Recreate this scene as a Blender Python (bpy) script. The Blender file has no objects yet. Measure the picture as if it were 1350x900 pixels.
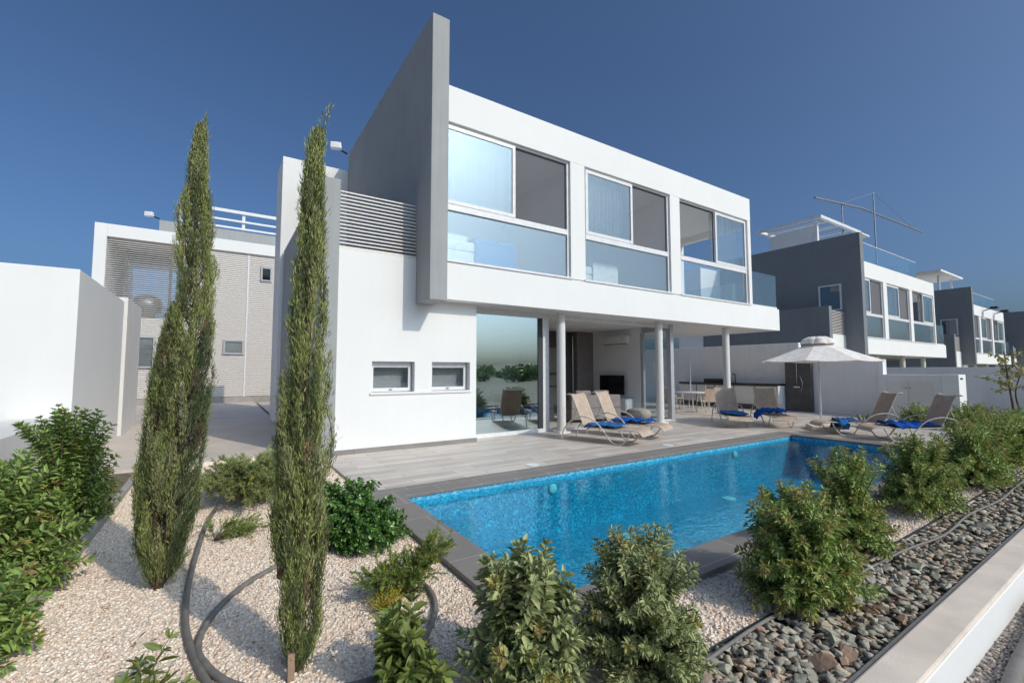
import bpy, bmesh, math, random
import numpy as np
from mathutils import Vector, Matrix
rnd = random.Random(7)
rng = np.random.default_rng(11)
scene = bpy.context.scene
COL = scene.collection
R = math.radians
PI = math.pi

def lin(c):
    out = []
    for v in c:
        v = v / 255.0
        out.append(v / 12.92 if v <= 0.04045 else ((v + 0.055) / 1.055) ** 2.4)
    return (*out, 1.0)

# ------------------------------------------------------------------ camera (eye 1.6 m above the terrace)
H = 1.6
F_PX = 589.0 / 1350.0
pitch = math.atan2(38, 589)
yaw = R(56.83)
fh = Vector((math.cos(yaw), math.sin(yaw), 0))
rt = Vector((math.sin(yaw), -math.cos(yaw), 0))
up = Vector((0, 0, 1))
fw = fh * math.cos(pitch) + up * math.sin(pitch)
uv = up * math.cos(pitch) - fh * math.sin(pitch)
cam_d = bpy.data.cameras.new('camera')
cam = bpy.data.objects.new('camera', cam_d)
COL.objects.link(cam)
cam_d.sensor_width = 36
cam_d.lens = 36 * F_PX
cam_d.clip_start = 0.05
cam_d.clip_end = 3000
m = Matrix((rt, uv, -fw)).transposed().to_4x4()
m.translation = Vector((0, 0, H))
cam.matrix_world = m
scene.camera = cam

# ------------------------------------------------------------------ light
SUN = Vector((0.38, -1.0, 0.78)).normalized()          # towards the sun
sun_d = bpy.data.lights.new('sun', 'SUN')
sun_d.energy = 2.1
sun_d.angle = R(0.5)
sun_d.color = (1.0, 0.895, 0.74)
sun_o = bpy.data.objects.new('sun', sun_d)
COL.objects.link(sun_o)
sun_o.rotation_euler = (-SUN).to_track_quat('-Z', 'Y').to_euler()
sun_o.location = (10, -10, 30)
w = bpy.data.worlds.new('World')
scene.world = w
w.use_nodes = True
nt = w.node_tree
bg = nt.nodes['Background']
sky = nt.nodes.new('ShaderNodeTexSky')
sky.sky_type = 'NISHITA'
sky.sun_disc = False
sky.sun_elevation = math.asin(SUN.z)
sky.sun_rotation = math.atan2(SUN.x, SUN.y)
sky.air_density = 0.75
sky.dust_density = 5.0
sky.ozone_density = 4.0
tint = nt.nodes.new('ShaderNodeMix')
tint.data_type = 'RGBA'
tint.blend_type = 'MULTIPLY'
tint.inputs[0].default_value = 1.0
tint.inputs[7].default_value = (0.80, 1.03, 1.20, 1)
nt.links.new(sky.outputs[0], tint.inputs[6])
nt.links.new(tint.outputs[2], bg.inputs[0])
bg.inputs[1].default_value = 0.10
vs = scene.view_settings
vs.view_transform = 'Standard'
vs.look = 'None'
vs.exposure = 0.08
vs.gamma = 1.0
vs.use_curve_mapping = False
scene.cycles.max_bounces = 10
scene.cycles.transparent_max_bounces = 16
scene.cycles.diffuse_bounces = 5
scene.cycles.glossy_bounces = 4
scene.cycles.caustics_reflective = False
scene.cycles.caustics_refractive = False

# ------------------------------------------------------------------ materials
def new_mat(name):
    mt = bpy.data.materials.new(name)
    mt.use_nodes = True
    nd = mt.node_tree.nodes
    return mt, nd, mt.node_tree.links, nd['Principled BSDF']

def tex_coord(nd, lk, scale=(1, 1, 1), kind='Object'):
    tc = nd.new('ShaderNodeTexCoord')
    mp = nd.new('ShaderNodeMapping')
    mp.inputs['Scale'].default_value = scale
    lk.new(tc.outputs[kind], mp.inputs[0])
    return mp.outputs[0]

def noise(nd, lk, vec, scale, detail=4, rough=0.55):
    n = nd.new('ShaderNodeTexNoise')
    n.inputs['Scale'].default_value = scale
    n.inputs['Detail'].default_value = detail
    n.inputs['Roughness'].default_value = rough
    if vec is not None:
        lk.new(vec, n.inputs['Vector'])
    return n

def ramp(nd, lk, fac, stops):
    r = nd.new('ShaderNodeValToRGB')
    e = r.color_ramp.elements
    e[0].position, e[0].color = stops[0]
    e[1].position, e[1].color = stops[-1]
    for p, c in stops[1:-1]:
        k = e.new(p)
        k.color = c
    lk.new(fac, r.inputs[0])
    return r

def bump(nd, lk, h, strength, dist, bs):
    b = nd.new('ShaderNodeBump')
    b.inputs['Strength'].default_value = strength
    b.inputs['Distance'].default_value = dist
    lk.new(h, b.inputs['Height'])
    lk.new(b.outputs[0], bs.inputs['Normal'])
    return b

def painted(name, c, rough=0.7, var=0.05, scale=1.3, grain=120, bstr=0.25, streak=0.0):
    mt, nd, lk, bs = new_mat(name)
    v = tex_coord(nd, lk)
    n = noise(nd, lk, v, scale, 6, 0.6)
    lo = tuple(x * (1 - var) for x in c[:3]) + (1,)
    hi = tuple(min(1, x * (1 + var)) for x in c[:3]) + (1,)
    r = ramp(nd, lk, n.outputs[0], [(0.3, lo), (0.7, hi)])
    out = r.outputs[0]
    if streak > 0:
        v2 = tex_coord(nd, lk, (5.0, 5.0, 0.22))
        n3 = noise(nd, lk, v2, 1.6, 5, 0.6)
        r3 = ramp(nd, lk, n3.outputs[0], [(0.42, (1, 1, 1, 1)), (0.75, (1 - streak,) * 3 + (1,))])
        mx = nd.new('ShaderNodeMix')
        mx.data_type = 'RGBA'
        mx.blend_type = 'MULTIPLY'
        mx.inputs[0].default_value = 1.0
        lk.new(out, mx.inputs[6])
        lk.new(r3.outputs[0], mx.inputs[7])
        out = mx.outputs[2]
    lk.new(out, bs.inputs['Base Color'])
    bs.inputs['Roughness'].default_value = rough
    n2 = noise(nd, lk, v, grain, 3)
    bump(nd, lk, n2.outputs[0], bstr, 0.004, bs)
    return mt

def plain(name, c, rough=0.5, metal=0.0, spec=0.5):
    mt, nd, lk, bs = new_mat(name)
    v = tex_coord(nd, lk)
    n = noise(nd, lk, v, 9, 3)
    lo = tuple(x * 0.93 for x in c[:3]) + (1,)
    hi = tuple(min(1, x * 1.06) for x in c[:3]) + (1,)
    r = ramp(nd, lk, n.outputs[0], [(0.3, lo), (0.7, hi)])
    lk.new(r.outputs[0], bs.inputs['Base Color'])
    bs.inputs['Roughness'].default_value = rough
    bs.inputs['Metallic'].default_value = metal
    bs.inputs['Specular IOR Level'].default_value = spec
    return mt

def fabric(name, c, rough=0.85, weave=260):
    mt, nd, lk, bs = new_mat(name)
    v = tex_coord(nd, lk)
    n = noise(nd, lk, v, 7, 4)
    lo = tuple(x * 0.85 for x in c[:3]) + (1,)
    hi = tuple(min(1, x * 1.1) for x in c[:3]) + (1,)
    r = ramp(nd, lk, n.outputs[0], [(0.3, lo), (0.7, hi)])
    lk.new(r.outputs[0], bs.inputs['Base Color'])
    bs.inputs['Roughness'].default_value = rough
    bs.inputs['Specular IOR Level'].default_value = 0.2
    n2 = noise(nd, lk, v, weave, 2)
    bump(nd, lk, n2.outputs[0], 0.4, 0.003, bs)
    return mt

def schlick(nd, lk, f0, normal=None, add=0.0):
    """mirror share of a clear surface, the same from both sides"""
    g = nd.new('ShaderNodeNewGeometry')
    d = nd.new('ShaderNodeVectorMath'); d.operation = 'DOT_PRODUCT'
    lk.new(g.outputs['Incoming'], d.inputs[0])
    lk.new(normal if normal is not None else g.outputs['Normal'], d.inputs[1])
    a = nd.new('ShaderNodeMath'); a.operation = 'ABSOLUTE'; lk.new(d.outputs['Value'], a.inputs[0])
    b = nd.new('ShaderNodeMath'); b.operation = 'SUBTRACT'; b.inputs[0].default_value = 1.0; b.use_clamp = True; lk.new(a.outputs[0], b.inputs[1])
    c = nd.new('ShaderNodeMath'); c.operation = 'POWER'; c.inputs[1].default_value = 5.0; lk.new(b.outputs[0], c.inputs[0])
    e = nd.new('ShaderNodeMath'); e.operation = 'MULTIPLY_ADD'; e.inputs[1].default_value = 1.0 - f0 - add; e.inputs[2].default_value = f0 + add
    lk.new(c.outputs[0], e.inputs[0])
    return e.outputs[0]

def glassy(name, tint, ior=1.5, extra=0.0, rough=0.0):
    """pane of glass: transmits straight through, mirrors by Fresnel."""
    mt, nd, lk, bs = new_mat(name)
    out = nd['Material Output']
    tr = nd.new('ShaderNodeBsdfTransparent')
    tr.inputs[0].default_value = tuple(x ** 0.5 for x in tint)      # a pane has two faces
    gl = nd.new('ShaderNodeBsdfGlossy')
    gl.inputs['Roughness'].default_value = rough
    gl.inputs['Color'].default_value = (0.84, 0.94, 1.0, 1)
    mx = nd.new('ShaderNodeMixShader')
    lk.new(schlick(nd, lk, ((ior - 1) / (ior + 1)) ** 2, None, extra), mx.inputs[0])
    lk.new(tr.outputs[0], mx.inputs[1])
    lk.new(gl.outputs[0], mx.inputs[2])
    lk.new(mx.outputs[0], out.inputs[0])
    return mt

def leaf_mat(name, stops, rough=0.5, trans=0.25, spec=0.4):
    mt, nd, lk, bs = new_mat(name)
    out = nd['Material Output']
    g = nd.new('ShaderNodeNewGeometry')
    r = ramp(nd, lk, g.outputs['Random Per Island'], stops)
    lk.new(r.outputs[0], bs.inputs['Base Color'])
    bs.inputs['Roughness'].default_value = rough
    bs.inputs['Specular IOR Level'].default_value = spec
    tl = nd.new('ShaderNodeBsdfTranslucent')
    lk.new(r.outputs[0], tl.inputs[0])
    mx = nd.new('ShaderNodeMixShader')
    mx.inputs[0].default_value = trans
    lk.new(bs.outputs[0], mx.inputs[1])
    lk.new(tl.outputs[0], mx.inputs[2])
    lk.new(mx.outputs[0], out.inputs[0])
    return mt

def island_mat(name, stops, rough=0.85, bscale=60, bstr=0.5):
    mt, nd, lk, bs = new_mat(name)
    g = nd.new('ShaderNodeNewGeometry')
    r = ramp(nd, lk, g.outputs['Random Per Island'], stops)
    v = tex_coord(nd, lk)
    n = noise(nd, lk, v, bscale, 5, 0.65)
    r2 = ramp(nd, lk, n.outputs[0], [(0.3, (0.72, 0.72, 0.72, 1)), (0.7, (1.1, 1.1, 1.1, 1))])
    mx = nd.new('ShaderNodeMix')
    mx.data_type = 'RGBA'
    mx.blend_type = 'MULTIPLY'
    mx.inputs[0].default_value = 1.0
    lk.new(r.outputs[0], mx.inputs[6])
    lk.new(r2.outputs[0], mx.inputs[7])
    lk.new(mx.outputs[2], bs.inputs['Base Color'])
    bs.inputs['Roughness'].default_value = rough
    bump(nd, lk, n.outputs[0], bstr, 0.01, bs)
    return mt

WHITE = painted('white_render', (0.80, 0.795, 0.785, 1), 0.75, 0.02, 0.9, 140, 0.22, 0.015)
WHITE_IN = painted('white_interior_paint', (0.82, 0.81, 0.82, 1), 0.8, 0.02, 0.8, 80, 0.1)
WARMWHITE = painted('warm_white_render', (0.74, 0.72, 0.69, 1), 0.8, 0.04, 0.9, 130, 0.25, 0.06)
GREYP = painted('grey_render', (0.34, 0.35, 0.355, 1), 0.75, 0.06, 1.1, 120, 0.35, 0.12)
SHADEGREYP = painted('shade_grey_render', (0.20, 0.215, 0.23, 1), 0.75, 0.06, 0.8, 120, 0.3, 0.10)  # same grey paint as the main fin, with shade put into the colour
SHADEWALL = painted('pale_grey_render', (0.78, 0.77, 0.76, 1), 0.8, 0.04, 0.8, 130, 0.2, 0.06)
ALU = plain('white_aluminium', (0.74, 0.74, 0.75, 1), 0.35)
GREYALU = plain('grey_aluminium', (0.42, 0.43, 0.45, 1), 0.38)
RUBBER = plain('dark_gasket', (0.03, 0.035, 0.04, 1), 0.6)
LOUVRE = plain('louvre_metal', (0.72, 0.67, 0.625, 1), 0.45)
COLUMNP = painted('column_paint', (0.66, 0.655, 0.64, 1), 0.6, 0.03, 2, 90, 0.15)
BLACKP = plain('black_plastic', (0.012, 0.012, 0.014, 1), 0.25)
SCREEN = plain('dark_screen', (0.006, 0.006, 0.008, 1), 0.08)
PLASTIC = plain('white_plastic', (0.78, 0.78, 0.78, 1), 0.35)
CHROME = plain('brushed_steel', (0.62, 0.62, 0.63, 1), 0.22, 1.0)
STEEL = plain('galvanised_steel', (0.30, 0.31, 0.33, 1), 0.45, 0.7)
BEIGEMET = plain('beige_powder_coat', (0.60, 0.53, 0.44, 1), 0.4)
GREYUP = fabric('taupe_upholstery', (0.24, 0.215, 0.21, 1))
DARKUP = fabric('dark_grey_upholstery', (0.055, 0.055, 0.065, 1))
POUFM = fabric('knitted_wool', (0.36, 0.34, 0.29, 1), 0.95, 70)
TOWEL = fabric('blue_terry', (0.012, 0.085, 0.36, 1), 0.95, 320)
TOWEL2 = fabric('teal_blue_terry', (0.02, 0.125, 0.34, 1), 0.95, 320)
SLING = fabric('beige_sling_mesh', (0.50, 0.385, 0.30, 1), 0.7, 420)
SLINGDARK = fabric('taupe_sling_mesh', (0.40, 0.315, 0.255, 1), 0.7, 420)
CANVAS = fabric('offwhite_canvas', (0.82, 0.77, 0.73, 1), 0.9, 200)
LINEN = fabric('white_linen', (0.78, 0.77, 0.75, 1), 0.9, 150)
THROW = fabric('blue_throw_cloth', (0.05, 0.18, 0.42, 1), 0.9, 150)
CUSHION = fabric('yellow_cushion_cloth', (0.42, 0.34, 0.03, 1), 0.9, 150)
WOODD = plain('warm_wood', (0.30, 0.18, 0.11, 1), 0.5)
DARKCAB = plain('dark_cabinet_lacquer', (0.085, 0.08, 0.08, 1), 0.3)
TAUPECAB = plain('taupe_cabinet_board', (0.26, 0.235, 0.215, 1), 0.45)
STONETOP = plain('black_granite', (0.02, 0.02, 0.022, 1), 0.2)
PIPE = painted('grey_poly_pipe', (0.19, 0.175, 0.16, 1), 0.65, 0.2, 14, 150, 0.3)
PIPEPALE = painted('dusty_poly_pipe', (0.20, 0.185, 0.17, 1), 0.75, 0.2, 14, 150, 0.3)
CONC = painted('cast_concrete', (0.74, 0.63, 0.53, 1), 0.85, 0.12, 3, 90, 0.4)
CONCDARK = painted('raw_concrete_edge', (0.36, 0.34, 0.31, 1), 0.9, 0.15, 5, 90, 0.5)
BARK = painted('brown_bark', (0.13, 0.085, 0.055, 1), 0.9, 0.3, 20, 80, 0.8)
GREENSTEM = painted('green_stem', (0.10, 0.13, 0.045, 1), 0.7, 0.2, 20, 80, 0.3)
STAKEW = painted('weathered_timber', (0.32, 0.22, 0.15, 1), 0.85, 0.2, 12, 60, 0.5)
SHOWERTILE = painted('dark_slate_tile', (0.085, 0.08, 0.078, 1), 0.5, 0.35, 2.5, 40, 0.3)

GLASS_UP = glassy('window_glass', (0.86, 0.92, 0.93, 1), 1.5, 0.12)
GLASS_SASH = glassy('double_glazed_sash', (0.80, 0.87, 0.88, 1), 1.6, 0.10)
GLASS_DOOR = glassy('tinted_door_glass', (0.26, 0.38, 0.36, 1), 1.6, 0.38)
GLASS_RAIL = glassy('rail_glass', (0.70, 0.82, 0.85, 1), 1.5, 0.05)
GLASS_DARK = glassy('shaded_glass', (0.62, 0.66, 0.69, 1), 1.5, 0.05)
def gauze(name, c, cover):
    mt, nd, lk, bs = new_mat(name)
    tr = nd.new('ShaderNodeBsdfTransparent')
    bs.inputs['Base Color'].default_value = c
    bs.inputs['Roughness'].default_value = 0.8
    mx = nd.new('ShaderNodeMixShader')
    mx.inputs[0].default_value = cover
    lk.new(tr.outputs[0], mx.inputs[1])
    lk.new(bs.outputs[0], mx.inputs[2])
    lk.new(mx.outputs[0], nd['Material Output'].inputs[0])
    return mt
SHEER = gauze('sheer_curtain', (0.42, 0.44, 0.45, 1), 0.36)
FLYSCREEN = gauze('fly_screen_mesh', (0.30, 0.30, 0.345, 1), 0.16)

# water
def water_mat():
    mt, nd, lk, bs = new_mat('pool_water')
    out = nd['Material Output']
    tr = nd.new('ShaderNodeBsdfTransparent')
    tr.inputs[0].default_value = (0.38, 0.90, 0.96, 1)
    gl = nd.new('ShaderNodeBsdfGlossy')
    gl.inputs['Roughness'].default_value = 0.0
    gl.inputs['Color'].default_value = (0.50, 0.76, 0.92, 1)
    v = tex_coord(nd, lk, (1, 1.6, 1))
    n = noise(nd, lk, v, 5.5, 3, 0.55)
    n2 = noise(nd, lk, v, 26, 2, 0.5)
    ad = nd.new('ShaderNodeMath')
    ad.operation = 'MULTIPLY_ADD'
    ad.inputs[1].default_value = 0.22
    lk.new(n2.outputs[0], ad.inputs[0])
    lk.new(n.outputs[0], ad.inputs[2])
    b = nd.new('ShaderNodeBump')
    b.inputs['Strength'].default_value = 0.24
    b.inputs['Distance'].default_value = 0.02
    lk.new(ad.outputs[0], b.inputs['Height'])
    lk.new(b.outputs[0], gl.inputs['Normal'])
    mx = nd.new('ShaderNodeMixShader')
    lk.new(schlick(nd, lk, 0.02, b.outputs[0]), mx.inputs[0])
    lk.new(tr.outputs[0], mx.inputs[1])
    lk.new(gl.outputs[0], mx.inputs[2])
    lk.new(mx.outputs[0], out.inputs[0])
    return mt
WATER = water_mat()

def mosaic_mat(name, stops, grout, tile=0.025, warp=0.006):
    """small glass mosaic tiles: one random blue per tile, wobbling as seen through moving water."""
    mt, nd, lk, bs = new_mat(name)
    tc = nd.new('ShaderNodeTexCoord')
    wv = noise(nd, lk, tc.outputs['Object'], 9, 2)
    sub = nd.new('ShaderNodeVectorMath')
    sub.operation = 'MULTIPLY_ADD'
    sub.inputs[1].default_value = (warp * 6,) * 3
    lk.new(wv.outputs['Color'], sub.inputs[0])
    lk.new(tc.outputs['Object'], sub.inputs[2])
    sc = nd.new('ShaderNodeVectorMath')
    sc.operation = 'SCALE'
    sc.inputs['Scale'].default_value = 1.0 / tile
    lk.new(sub.outputs[0], sc.inputs[0])
    fl = nd.new('ShaderNodeVectorMath')
    fl.operation = 'FLOOR'
    lk.new(sc.outputs[0], fl.inputs[0])
    wn = nd.new('ShaderNodeTexWhiteNoise')
    wn.noise_dimensions = '3D'
    lk.new(fl.outputs[0], wn.inputs['Vector'])
    r = ramp(nd, lk, wn.outputs['Value'], stops)
    big = noise(nd, lk, tc.outputs['Object'], 1.2, 3)
    r2 = ramp(nd, lk, big.outputs[0], [(0.3, (0.88, 0.88, 0.88, 1)), (0.7, (1.08, 1.08, 1.08, 1))])
    mx = nd.new('ShaderNodeMix')
    mx.data_type = 'RGBA'
    mx.blend_type = 'MULTIPLY'
    mx.inputs[0].default_value = 1.0
    lk.new(r.outputs[0], mx.inputs[6])
    lk.new(r2.outputs[0], mx.inputs[7])
    lk.new(mx.outputs[2], bs.inputs['Base Color'])
    bs.inputs['Roughness'].default_value = 0.3
    return mt
MOSAIC = mosaic_mat('blue_mosaic', [(0.0, (0.0020, 0.1465, 0.2837, 1)), (0.45, (0.0030, 0.2706, 0.4426, 1)), (0.85, (0.0050, 0.3720, 0.5448, 1)), (1.0, (0.0400, 0.6087, 0.7263, 1))], (0.3, 0.5, 0.6, 1), 0.026, 0.009)
BANDTILE = mosaic_mat('waterline_mosaic', [(0.0, (0.0462, 0.2700, 0.4851, 1)), (0.5, (0.0924, 0.4219, 0.6352, 1)), (1.0, (0.2464, 0.6412, 0.7392, 1))], (0.4, 0.5, 0.6, 1), 0.025, 0.0)

def tile_mat(name, c, tw, th, mortar, var, rough, streak=(0.6, 9, 1), gap=0.004, tone=0.12, along='x'):
    mt, nd, lk, bs = new_mat(name)
    tc = nd.new('ShaderNodeTexCoord')
    mp = nd.new('ShaderNodeMapping')
    if along == 'y':
        mp.inputs['Rotation'].default_value = (0, 0, R(90))
    lk.new(tc.outputs['Object'], mp.inputs[0])
    br = nd.new('ShaderNodeTexBrick')
    br.offset = 0.37
    br.inputs['Scale'].default_value = 1.0
    br.inputs['Brick Width'].default_value = tw
    br.inputs['Row Height'].default_value = th
    br.inputs['Mortar Size'].default_value = gap
    br.inputs['Mortar Smooth'].default_value = 0.2
    br.inputs['Bias'].default_value = 0.0
    br.inputs['Color1'].default_value = tuple(x * (1 - tone) for x in c[:3]) + (1,)
    br.inputs['Color2'].default_value = tuple(x * (1 + tone) for x in c[:3]) + (1,)
    br.inputs['Mortar'].default_value = mortar
    lk.new(mp.outputs[0], br.inputs['Vector'])
    mp2 = nd.new('ShaderNodeMapping')
    mp2.inputs['Scale'].default_value = streak
    lk.new(mp.outputs[0], mp2.inputs[0])
    n = noise(nd, lk, mp2.outputs[0], 2.2, 6, 0.65)
    r = ramp(nd, lk, n.outputs[0], [(0.25, (1 - var,) * 3 + (1,)), (0.75, (1 + var,) * 3 + (1,))])
    mx = nd.new('ShaderNodeMix')
    mx.data_type = 'RGBA'
    mx.blend_type = 'MULTIPLY'
    mx.inputs[0].default_value = 1.0
    lk.new(br.outputs['Color'], mx.inputs[6])
    lk.new(r.outputs[0], mx.inputs[7])
    n5 = noise(nd, lk, tc.outputs['Object'], 0.9, 4, 0.6)
    r5 = ramp(nd, lk, n5.outputs[0], [(0.35, (0.93, 0.92, 0.91, 1)), (0.65, (1.04, 1.04, 1.04, 1))])
    mx2 = nd.new('ShaderNodeMix')
    mx2.data_type = 'RGBA'
    mx2.blend_type = 'MULTIPLY'
    mx2.inputs[0].default_value = 1.0
    lk.new(mx.outputs[2], mx2.inputs[6])
    lk.new(r5.outputs[0], mx2.inputs[7])
    lk.new(mx2.outputs[2], bs.inputs['Base Color'])
    rr = ramp(nd, lk, n.outputs[0], [(0.2, (rough - 0.1,) * 3 + (1,)), (0.8, (rough + 0.1,) * 3 + (1,))])
    lk.new(rr.outputs[0], bs.inputs['Roughness'])
    bump(nd, lk, br.outputs['Fac'], -0.3, 0.003, bs)
    return mt
DECK = tile_mat('wood_look_tile', (0.585, 0.525, 0.47, 1), 1.2, 0.2, (0.26, 0.24, 0.22, 1), 0.32, 0.5, tone=0.16)
COPING = tile_mat('dark_coping_tile', (0.225, 0.205, 0.19, 1), 0.6, 0.6, (0.42, 0.39, 0.36, 1), 0.16, 0.6, (1.5, 1.5, 1), 0.005, 0.07)
SKIRT = tile_mat('skirting_tile', (0.26, 0.24, 0.225, 1), 1.2, 0.2, (0.14, 0.13, 0.12, 1), 0.2, 0.55)
INFLOOR = tile_mat('interior_tile', (0.60, 0.56, 0.52, 1), 0.9, 0.9, (0.22, 0.2, 0.19, 1), 0.08, 0.35, (1, 1, 1))
DRIVE = painted('driveway_concrete', (0.60, 0.525, 0.46, 1), 0.85, 0.12, 0.8, 60, 0.3)
SOIL = painted('dry_soil', (0.17, 0.125, 0.095, 1), 0.95, 0.3, 6, 50, 0.8)
FIELD = painted('dry_field', (0.36, 0.32, 0.24, 1), 0.95, 0.3, 0.25, 8, 0.6)
GRAVELB = painted('pale_gravel_bed', (0.86, 0.69, 0.55, 1), 0.95, 0.25, 60, 160, 1.0)
OUTGRAVEL = painted('grey_gravel_bed', (0.34, 0.30, 0.27, 1), 0.95, 0.3, 60, 160, 1.0)
PEBBLE = island_mat('pale_pebbles', [(0.0, (0.62, 0.42, 0.31, 1)), (0.15, (0.86, 0.69, 0.55, 1)), (0.6, (0.95, 0.81, 0.68, 1)), (1.0, (0.97, 0.89, 0.79, 1))], 0.85, 90, 0.3)
PEBBLE2 = island_mat('mixed_grey_pebbles', [(0.0, (0.22, 0.18, 0.15, 1)), (0.4, (0.42, 0.37, 0.33, 1)),
                                            (0.7, (0.55, 0.47, 0.42, 1)), (1.0, (0.70, 0.66, 0.62, 1))], 0.85, 90, 0.3)
ROCKB = island_mat('blue_grey_stone', [(0.0, (0.2720, 0.2659, 0.2071, 1)), (0.5, (0.4352, 0.4216, 0.3359, 1)),
                                       (1.0, (0.6256, 0.5968, 0.4758, 1))], 0.8, 30, 0.8)
ROCKT = island_mat('tan_stone', [(0.0, (0.3500, 0.2820, 0.2128, 1)), (0.5, (0.5000, 0.4080, 0.3080, 1)),
                                       (1.0, (0.6625, 0.5640, 0.4480, 1))], 0.85, 30, 0.8)
ROCKR = island_mat('rusty_stone', [(0.0, (0.3000, 0.1860, 0.1232, 1)), (1.0, (0.4750, 0.3180, 0.2128, 1))], 0.85, 30, 0.8)
ROCKMIX = island_mat('mixed_stone', [(0.0, (0.2016, 0.1855, 0.1511, 1)), (0.35, (0.3528, 0.3303, 0.2711, 1)), (0.6, (0.5040, 0.4580, 0.3753, 1)),
                                         (0.78, (0.4536, 0.3189, 0.2137, 1)), (1.0, (0.6300, 0.5332, 0.4171, 1))], 0.85, 30, 0.8)

CYPL = leaf_mat('cypress_spray', [(0.0, (0.1485, 0.1865, 0.0583, 1)), (0.45, (0.2671, 0.3244, 0.0971, 1)),
                                  (0.85, (0.4009, 0.4460, 0.1491, 1)), (1.0, (0.4898, 0.4055, 0.1684, 1))], 0.6, 0.2)
CYPDK = leaf_mat('cypress_dark_spray', [(0.0, (0.0690, 0.0960, 0.0385, 1)), (1.0, (0.1725, 0.2160, 0.0825, 1))], 0.6, 0.2)
CYPLT = leaf_mat('cypress_pale_spray', [(0.0, (0.20, 0.22, 0.09, 1)), (1.0, (0.40, 0.41, 0.19, 1))], 0.6, 0.2)
CYPBR = leaf_mat('cypress_dry_spray', [(0.0, (0.20, 0.13, 0.07, 1)), (1.0, (0.36, 0.26, 0.15, 1))], 0.7, 0.15)
HEDGEL = leaf_mat('hedge_leaf', [(0.0, (0.1644, 0.2261, 0.0650, 1)), (0.5, (0.3172, 0.4240, 0.1184, 1)),
                                 (1.0, (0.5048, 0.6217, 0.2004, 1))], 0.42, 0.18, 0.5)
HEDGEY = leaf_mat('hedge_new_growth', [(0.0, (0.2970, 0.3105, 0.0840, 1)), (0.7, (0.4590, 0.4455, 0.1320, 1)),
                                       (1.0, (0.3780, 0.2160, 0.1080, 1))], 0.45, 0.25)
SAGEL = leaf_mat('sage_leaf', [(0.0, (0.2093, 0.2484, 0.1032, 1)), (0.5, (0.3542, 0.4057, 0.1788, 1)), (1.0, (0.5313, 0.5713, 0.2750, 1))], 0.5, 0.18, 0.4)
LEFTL = leaf_mat('left_shrub_leaf', [(0.0, (0.1188, 0.1957, 0.0460, 1)), (0.5, (0.2278, 0.3480, 0.0822, 1)),
                                     (1.0, (0.3564, 0.4675, 0.1316, 1))], 0.42, 0.2, 0.5)
GLOSSL = leaf_mat('glossy_round_leaf', [(0.0, (0.0435, 0.1020, 0.0255, 1)), (0.5, (0.0952, 0.2167, 0.0470, 1)),
                                        (1.0, (0.1904, 0.3443, 0.0784, 1))], 0.26, 0.15, 0.6)
JUNL = leaf_mat('juniper_needle', [(0.0, (0.1500, 0.1914, 0.0702, 1)), (0.5, (0.2812, 0.3306, 0.1248, 1)),
                                   (1.0, (0.4500, 0.4698, 0.1872, 1))], 0.55, 0.2)
PINEL = leaf_mat('conifer_needle', [(0.0, (0.0960, 0.1564, 0.0501, 1)), (0.5, (0.2112, 0.2944, 0.0786, 1)),
                                    (1.0, (0.4224, 0.4600, 0.1216, 1))], 0.55, 0.2)
YELL = leaf_mat('yellow_needle', [(0.0, (0.30, 0.27, 0.03, 1)), (1.0, (0.55, 0.46, 0.05, 1))], 0.55, 0.25)
BIGL = leaf_mat('broad_leaf', [(0.0, (0.1013, 0.1544, 0.0386, 1)), (0.5, (0.2025, 0.2600, 0.0690, 1)),
                               (1.0, (0.3206, 0.3494, 0.1035, 1))], 0.45, 0.25)
BLADEL = leaf_mat('sword_leaf', [(0.0, (0.06, 0.085, 0.04, 1)), (0.6, (0.13, 0.15, 0.075, 1)),
                                 (1.0, (0.26, 0.24, 0.10, 1))], 0.5, 0.15)

# ------------------------------------------------------------------ geometry helpers
ROOT_LOC = {}

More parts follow.
